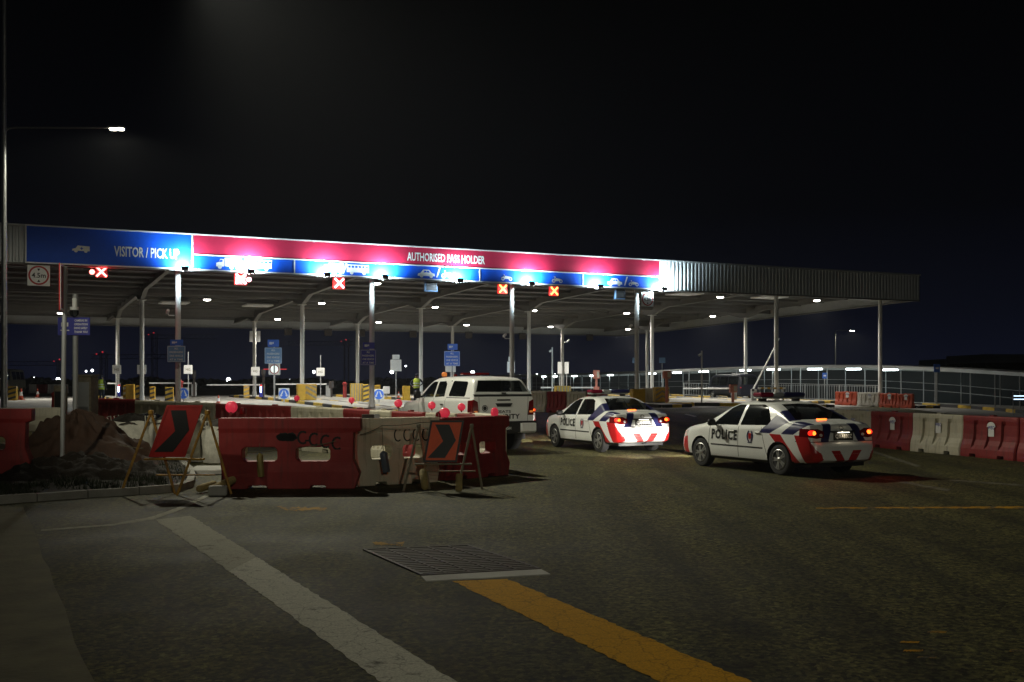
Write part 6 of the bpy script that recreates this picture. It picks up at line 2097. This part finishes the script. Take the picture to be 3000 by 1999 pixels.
# ================================================================== PEOPLE
def person(loc, rz, label, arms, lean=0.0, h=1.75):
    """joints in metres; faces -y"""
    J = {'pel': (0, 0, .95), 'bel': (0, 0, 1.12), 'che': (0, .01, 1.32), 'nek': (0, .015, 1.47), 'hed': (0, 0, 1.58), 'top': (0, 0, 1.70),
         'hl': (-.10, 0, .90), 'kl': (-.12, -.02, .50), 'al': (-.13, .02, .09), 'fl': (-.14, -.15, .045), 'hr': (.10, 0, .90), 'kr': (.12, -.02, .50), 'ar': (.13, .02, .09), 'fr': (.14, -.15, .045),
         'sl': (-.19, .01, 1.40), 'sr': (.19, .01, 1.40)}
    J.update(arms)
    E = [('pel', 'bel'), ('bel', 'che'), ('che', 'nek'), ('nek', 'hed'), ('hed', 'top'), ('pel', 'hl'), ('hl', 'kl'), ('kl', 'al'), ('al', 'fl'), ('pel', 'hr'), ('hr', 'kr'), ('kr', 'ar'), ('ar', 'fr'),
         ('che', 'sl'), ('sl', 'el'), ('el', 'wl'), ('wl', 'ml'), ('che', 'sr'), ('sr', 'er'), ('er', 'wr'), ('wr', 'mr')]
    RAD = {'pel': .14, 'bel': .135, 'che': .15, 'nek': .058, 'hed': .095, 'top': .07, 'hl': .09, 'hr': .09, 'kl': .065, 'kr': .065, 'al': .045, 'ar': .045, 'fl': .04, 'fr': .04, 'sl': .07, 'sr': .07, 'el': .05, 'er': .05, 'wl': .036, 'wr': .036, 'ml': .035, 'mr': .035}
    keys = list(J); me = bpy.data.meshes.new('person_body')
    me.from_pydata([J[k] for k in keys], [(keys.index(a), keys.index(b)) for a, b in E], [])
    o = bpy.data.objects.new('person_body', me); COL.objects.link(o)
    m = o.modifiers.new('s', 'SKIN')
    for i, k in enumerate(keys):
        me.skin_vertices[0].data[i].radius = (RAD[k], RAD[k] * (.75 if k in ('pel', 'bel', 'che') else 1))
        me.skin_vertices[0].data[i].use_root = (k == 'pel')
    s = o.modifiers.new('u', 'SUBSURF'); s.levels = 2; s.render_levels = 2
    dg = bpy.context.evaluated_depsgraph_get()
    nm = bpy.data.meshes.new_from_object(o.evaluated_get(dg))
    bpy.data.objects.remove(o)
    for mm in ('cloth_dark', 'skin'): nm.materials.append(MATS[mm])
    hands = [Vector(J[k]) for k in ('ml', 'mr')]
    for p in nm.polygons:
        p.use_smooth = True
        c = p.center
        p.material_index = 1 if (1.46 < c.z < 1.66 and c.y < .03) or any((c - q).length < .09 for q in hands) else 0
    t = thing('person', label, 'person', loc, rz)
    t.scale = (h / 1.72,) * 3
    link('person_body', nm, t)
    # vest follows the torso
    vest = MB(); n = 24
    prof = [(.90, .185, .150), (1.05, .185, .150), (1.2, .195, .158), (1.34, .205, .162), (1.42, .19, .145), (1.47, .11, .10)]
    vs = []
    for z, rx, ry in prof:
        for k in range(n):
            a = 2 * PI * k / n; vs.append((rx * math.cos(a), .005 + ry * math.sin(a), z))
    vest.add(vs, [(i * n + k, i * n + (k + 1) % n, (i + 1) * n + (k + 1) % n, (i + 1) * n + k) for i in range(len(prof) - 1) for k in range(n)])
    vo = vest.build('vest', 'vest_yellow', t, True)
    st = MB()
    for z in (1.02, 1.16):
        vs = []
        for zz in (z, z + .045):
            for k in range(n):
                a = 2 * PI * k / n; vs.append((.203 * math.cos(a), .005 + .166 * math.sin(a), zz))
        st.add(vs, [(k, (k + 1) % n, n + (k + 1) % n, n + k) for k in range(n)])
    st.build('reflective_strip', 'vest_strip', vo)
    mb = MB(); ellipsoid(mb, (0, .015, 1.66), (.105, .115, .085)); mb.box((0, -.11, 1.645), (.15, .10, .015)); mb.build('cap', 'cloth_dark', t, True)
    return t
p = isl(1221, 64)
person(p, R(-10), 'guard in dark uniform and yellow vest standing beyond the pickup bonnet', {'el': (-.40, .02, 1.18), 'wl': (-.24, -.10, 1.02), 'ml': (-.18, -.14, .98), 'er': (.38, .02, 1.18), 'wr': (.22, -.12, 1.05), 'mr': (.15, -.16, 1.04)})
p = isl(298, 62)
person(p, R(160), 'person in a yellow green vest standing behind the grey cabinet', {'el': (-.27, .04, 1.16), 'wl': (-.30, -.02, .93), 'ml': (-.30, -.04, .84), 'er': (.27, .04, 1.16), 'wr': (.30, -.02, .93), 'mr': (.30, -.04, .84)}, h=1.70)

# ================================================================== COVERED WALKWAY
WP = [V(33.4, 46), V(33.4, 58), V(33.2, 66), V(31.6, 77), V(27.6, 86), V(21.3, 96), V(14.2, 113), V(7.5, 135), V(-2, 165)]
WZ = [2.2, 2.2, 2.22, 2.66, 2.98, 2.98, 2.75, 2.6, 2.6]
def wpt(t):
    i = min(int(t), len(WP) - 2); f = t - i
    def cr(a, b, c, d): return .5 * (2 * b + (c - a) * f + (2 * a - 5 * b + 4 * c - d) * f * f + (3 * b - a - 3 * c + d) * f ** 3)
    a, b, c, d = WP[max(i - 1, 0)], WP[i], WP[i + 1], WP[min(i + 2, len(WP) - 1)]
    za, zb_, zc_, zd = WZ[max(i - 1, 0)], WZ[i], WZ[i + 1], WZ[min(i + 2, len(WP) - 1)]
    return Vector((cr(a.x, b.x, c.x, d.x), cr(a.y, b.y, c.y, d.y), cr(za, zb_, zc_, zd)))
ww = thing('covered_walkway', 'long curved covered walkway with thin posts and strip lamps', 'walkway', (0, 0, 0))
N = 64
path = [wpt((len(WP) - 1) * k / N * .9999) for k in range(N + 1)]
nor = []
for i in range(N + 1):
    d = path[min(i + 1, N)] - path[max(i - 1, 0)]; nor.append(Vector((-d.y, d.x, 0)).normalized())   # towards the road
def sweep(name, profile, m):
    """profile: (offset to the road, height above the eaves)"""
    mb = MB(); k = len(profile); vs = []
    for p, n_ in zip(path, nor):
        for o, z in profile: vs.append((p.x + n_.x * o, p.y + n_.y * o, p.z + z))
    mb.add(vs, [(i * k + j, i * k + (j + 1) % k, (i + 1) * k + (j + 1) % k, (i + 1) * k + j) for i in range(N) for j in range(k)])
    return mb.build(name, m, ww)
sweep('roof_sheet', [(1.3, 0), (1.3, .06), (0, .16), (-1.3, .06), (-1.3, 0), (0, .10)], 'fascia_sheet')
sweep('front_gutter', [(1.28, -.12), (1.36, -.12), (1.36, .12), (1.28, .12)], 'fascia_sheet')
sweep('rear_beam', [(-1.28, -.26), (-1.2, -.26), (-1.2, 0), (-1.28, 0)], 'beam_paint')
acc = 0; last = None
pm = {}
for i in range(N):
    acc += (path[i + 1] - path[i]).length
    if acc >= 2.7 or i == 0:
        acc = 0
        for o, r in ((1.12, .042), (-1.12, .032)):
            x, y = path[i].x + nor[i].x * o, path[i].y + nor[i].y * o
            mb = MB(); mb.cyl((x, y, zg(x, y) + .1), (x, y, path[i].z), r, n=10); mb.build('post', 'steel_grey', ww, True)
# dark mesh panels behind the walkway
mb = MB()
vs = []
for p, n_ in zip(path, nor):
    x, y = p.x - n_.x * 4.5, p.y - n_.y * 4.5
    vs += [(x, y, zg(x, y)), (x, y, p.z - .1)]
mb.add(vs, [(2 * i, 2 * i + 1, 2 * i + 3, 2 * i + 2) for i in range(N)])
mat('hoarding_dark', (0.012, 0.015, 0.016), .8, var=.3, scale=.6)
mb.build('rear_screen', 'hoarding_dark', ww)
for k in range(2):
    o = sweep('handrail', [(1.30, -1.55 + .5 * k), (1.33, -1.55 + .5 * k), (1.33, -1.52 + .5 * k), (1.30, -1.52 + .5 * k)], 'galvanised')
# strip lamps under the walkway roof
proto = None
for px in (1622, 1662, 1710, 1760, 1800, 1925, 2018, 2100, 2198, 2294, 2402, 2515, 2650):
    best = min(range(N), key=lambda i: abs(HX + path[i].x / path[i].y * F - px))
    p = path[best]; ang = math.atan2(path[best + 1].y - p.y, path[best + 1].x - p.x)
    loc = (p.x + nor[best].x * 1.0, p.y + nor[best].y * 1.0, p.z - .10)
    if proto is None:
        proto = thing('strip_lamp', 'cool white strip lamp under the covered walkway roof', 'lamp', loc, ang, 'strip lamps under the covered walkway')
        mb = MB(); mb.rbox((0, 0, 0), (1.5, .14, .06), .015); mb.build('fitting', 'sign_white', proto)
        mb = MB(); mb.rbox((0, 0, -.09), (1.45, .18, .12), .04); mb.build('diffuser', 'led_cool', proto)
        l = lamp('POINT', (0, -.1, -.30), 60, (.80, 1.0, 1.0), proto, size=.15)
    else:
        dup(proto, loc, ang)

# railings of upright bars
def railing(a, b, h, label, step=.14):
    a, b = Vector(a), Vector(b)
    d = b - a; L = d.length; ang = math.atan2(d.y, d.x)
    t = thing('railing', label, 'railing', (a.x, a.y, zg(a.x, a.y) + .16), ang)
    dz = zg(b.x, b.y) - zg(a.x, a.y)
    for z in (.10, h):
        mb = MB(); mb.box((L / 2, 0, z + dz / 2), (L, .05, .05), ry=-math.atan2(dz, L)); mb.build('rail', 'galvanised', t)
    m0 = MB(); m0.box((0, 0, h / 2), (.026, .026, h - .1)); bar = m0.mesh('bar', ['galvanised'])
    m1 = MB(); m1.box((0, 0, h / 2), (.07, .07, h + .06)); pst = m1.mesh('rail_post', ['galvanised'])
    n = int(L / step)
    for k in range(n + 1):
        f = k / n
        link('rail_post' if k % 14 == 0 else 'bar', pst if k % 14 == 0 else bar, t, (L * f, 0, dz * f))
railing((14.0, 89), (18.2, 87.5), 1.05, 'short galvanised bar railing behind a lowered boom on the right', .2)
railing((20.6, 86.5), (27.0, 80.6), 1.2, 'long galvanised bar railing along the covered walkway', .2)
# low blue light tubes at the far right
p = GX(2968, 60)
t = thing('light_post', 'post with two bluish light tubes at the right edge', 'lamp', p, 0)
mb = MB(); mb.cyl((0, 0, 0), (0, 0, 1.3), .03, n=8); mb.build('post', 'galvanised', t)
for z in (1.08, .90):
    mb = MB(); mb.cyl((.04, 0, z), (1.3, 0, z), .025, n=8); mb.build('tube', 'tube_blue', t)
# bus stop plates
for px, py, y, w, lab in ((2745, 1079, 72, .42, 'navy bus stop plate standing above the walkway roof'), (2416, 1101, 84, .36, 'small blue plate under the walkway roof')):
    p = GX(px, y); z = CAM_H - (py - HY) / F * y - p.z
    t = thing('bus_stop_sign', lab, 'sign', p, 0)
    mb = MB(); mb.cyl((0, .03, 0), (0, .03, z), .035, n=8); mb.build('post', 'galvanised', t)
    mb = MB(); mb.rbox((0, 0, z), (w, .03, w * 1.25), .02); mb.build('plate', 'info_blue', t)
    mb = MB(); mb.rbox((0, -.02, z), (w * .5, .006, w * .3), .002); mb.build('bus_symbol', 'sign_white', t)

# ================================================================== FAR BACKGROUND
for k, (px, py) in enumerate([(101, 1108), (110, 1110), (171, 1112), (253, 1088), (271, 1086), (670, 1113), (850, 1114), (920, 1090), (1148, 1090), (1189, 1073), (1258, 1117), (1385, 1092), (1523, 1100), (1573, 1099), (1626, 1100), (1862, 1096)]):
    y = 210 + 13 * (k % 5)
    p = P(px, py, y); g = zg(p.x, p.y)
    t = thing('distant_lamp', 'white floodlight on a thin mast far behind the toll lanes', 'lamp', (p.x, p.y, g), 0, 'distant floodlights behind the toll lanes')
    mb = MB(); mb.cyl((0, 0, 0), (0, 0, max(.5, p.z - g)), .06, n=6); mb.build('mast', 'dark_metal', t)
    r = .20 + .11 * ((k * 7) % 3)
    mb = MB(); ellipsoid(mb, (0, -.15, max(.5, p.z - g)), (r, .15, r), 12); mb.build('lens', 'far_white', t, True)
for k, (px, py, pj) in enumerate([(304, 1037, 1), (178, 1058, -1), (453, 980, 1), (1015, 1000, -1)]):
    y = 330 + 25 * k
    top = P(px, py, y); H = top.z
    t = thing('tower_crane', 'dark tower crane with red aviation lamps far behind the lanes', 'crane', (top.x, top.y, 0.5), 0, 'cranes on the horizon')
    mb = MB()
    for sx in (-.8, .8):
        for sy in (-.8, .8): mb.box((sx, sy, H / 2), (.2, .2, H))
    for q in range(int(H / 2)):
        mb.box((0, -.8, 2 * q + 1), (2.3, .14, .14), ry=R(45 if q % 2 else -45))
    mb.build('mast', 'dark_metal', t)
    mb = MB()
    for z in (0, 1.3): mb.box((pj * 9, 0, H - 2 + z), (26, .16, .16))
    for q in range(12): mb.box((pj * 9 - 12 + 2 * q, 0, H - 1.35), (1.9, .14, .14), ry=R(40 if q % 2 else -40))
    mb.build('jib', 'dark_metal', t)
    mb = MB(); ellipsoid(mb, (0, -1, H), (.28, .3, .24), 10); ellipsoid(mb, (-1.8, -1, H - .6), (.22, .3, .2), 10); mb.build('aviation_lamp', 'far_red', t)
# low buildings
def far_building(px0, px1, py0, y, label, m='building_grey', d=14):
    a, b = P(px0, py0, y), P(px1, py0, y)
    t = thing('warehouse', label, 'building', ((a.x + b.x) / 2, y + d / 2, .2), 0)
    w = b.x - a.x; h = a.z
    mb = MB(); mb.box((0, 0, h / 2), (w, d, h)); mb.build('wall', 'hoarding_dark', t)
    mb = MB(); mb.box((0, 0, h - .6), (w + .6, d + .6, 1.3)); mb.build('roof', m, t)
    for k in range(6):
        mb = MB(); mb.box((-w / 2 + w * (k + .5) / 6, -d / 2 - .03, h * .55), (w / 9, .05, 1.2)); mb.build('window', 'car_glass', t)
far_building(2885, 3160, 1043, 170, 'pale flat roofed building beyond the walkway at the right edge')
far_building(2770, 2850, 1056, 230, 'low pale roof showing above dark trees on the right')
# far dark woodland: leaf sized faces spread along the skyline
def wood(name, label, x0, x1, y, hfun, seed, n):
    rnd = random.Random(seed); mb = MB()
    for _ in range(n):
        x = rnd.uniform(x0, x1); h = hfun(x) * (.75 + .25 * math.sin(x * .45 + seed) * math.sin(x * .17))
        z = h * rnd.random() ** .7; yy = y + rnd.uniform(-5, 5)
        s_ = rnd.uniform(.35, .8); a, b = rnd.uniform(0, PI), rnd.uniform(-.7, .7)
        dx, dy = math.cos(a) * s_, math.sin(a) * s_
        mb.add([(x - dx, yy - dy, z + .5), (x + dx, yy + dy, z + .5 + b * s_), (x + dx * .3, yy + dy * .3 + .3, z + .5 + s_), (x - dx * .7, yy - dy * .7, z + .5 + s_ * .8)], [(0, 1, 2, 3)])
    o = mb.build(name, 'tree_dark'); o['kind'] = 'stuff'; o['label'] = label; o['category'] = 'trees'
wood('far_woodland', 'dark trees rising behind the covered walkway on the right', 42, 120, 150, lambda x: 2.2 + 1.3 * math.sin((x - 42) / 78 * PI), 2, 5200)
wood('far_hedge', 'low dark skyline of bushes behind the toll lanes', -120, 44, 190, lambda x: 1.5, 5, 5200)

# thin haze volume added to imitate lens glow round the lamps
def haze(density):
    mb = MB(); mb.box((0, 165, 21), (700, 560, 50))
    o = mb.build('haze', 'concrete')
    o.data.materials.clear()
    m = bpy.data.materials.new('haze'); m.use_nodes = True
    n, l = m.node_tree.nodes, m.node_tree.links
    n.remove(n['Principled BSDF'])
    v = n.new('ShaderNodeVolumePrincipled')
    v.inputs['Color'].default_value = (.9, .93, 1, 1); v.inputs['Density'].default_value = density; v.inputs['Anisotropy'].default_value = .25
    l.new(v.outputs[0], n['Material Output'].inputs['Volume'])
    o.data.materials.append(m); o['kind'] = 'stuff'; o['label'] = 'thin added haze imitating lens glow round the lamps'; o['category'] = 'haze'
    o.display_type = 'WIRE'
HAZE = 0.0003
if HAZE > 0:
    haze(HAZE)
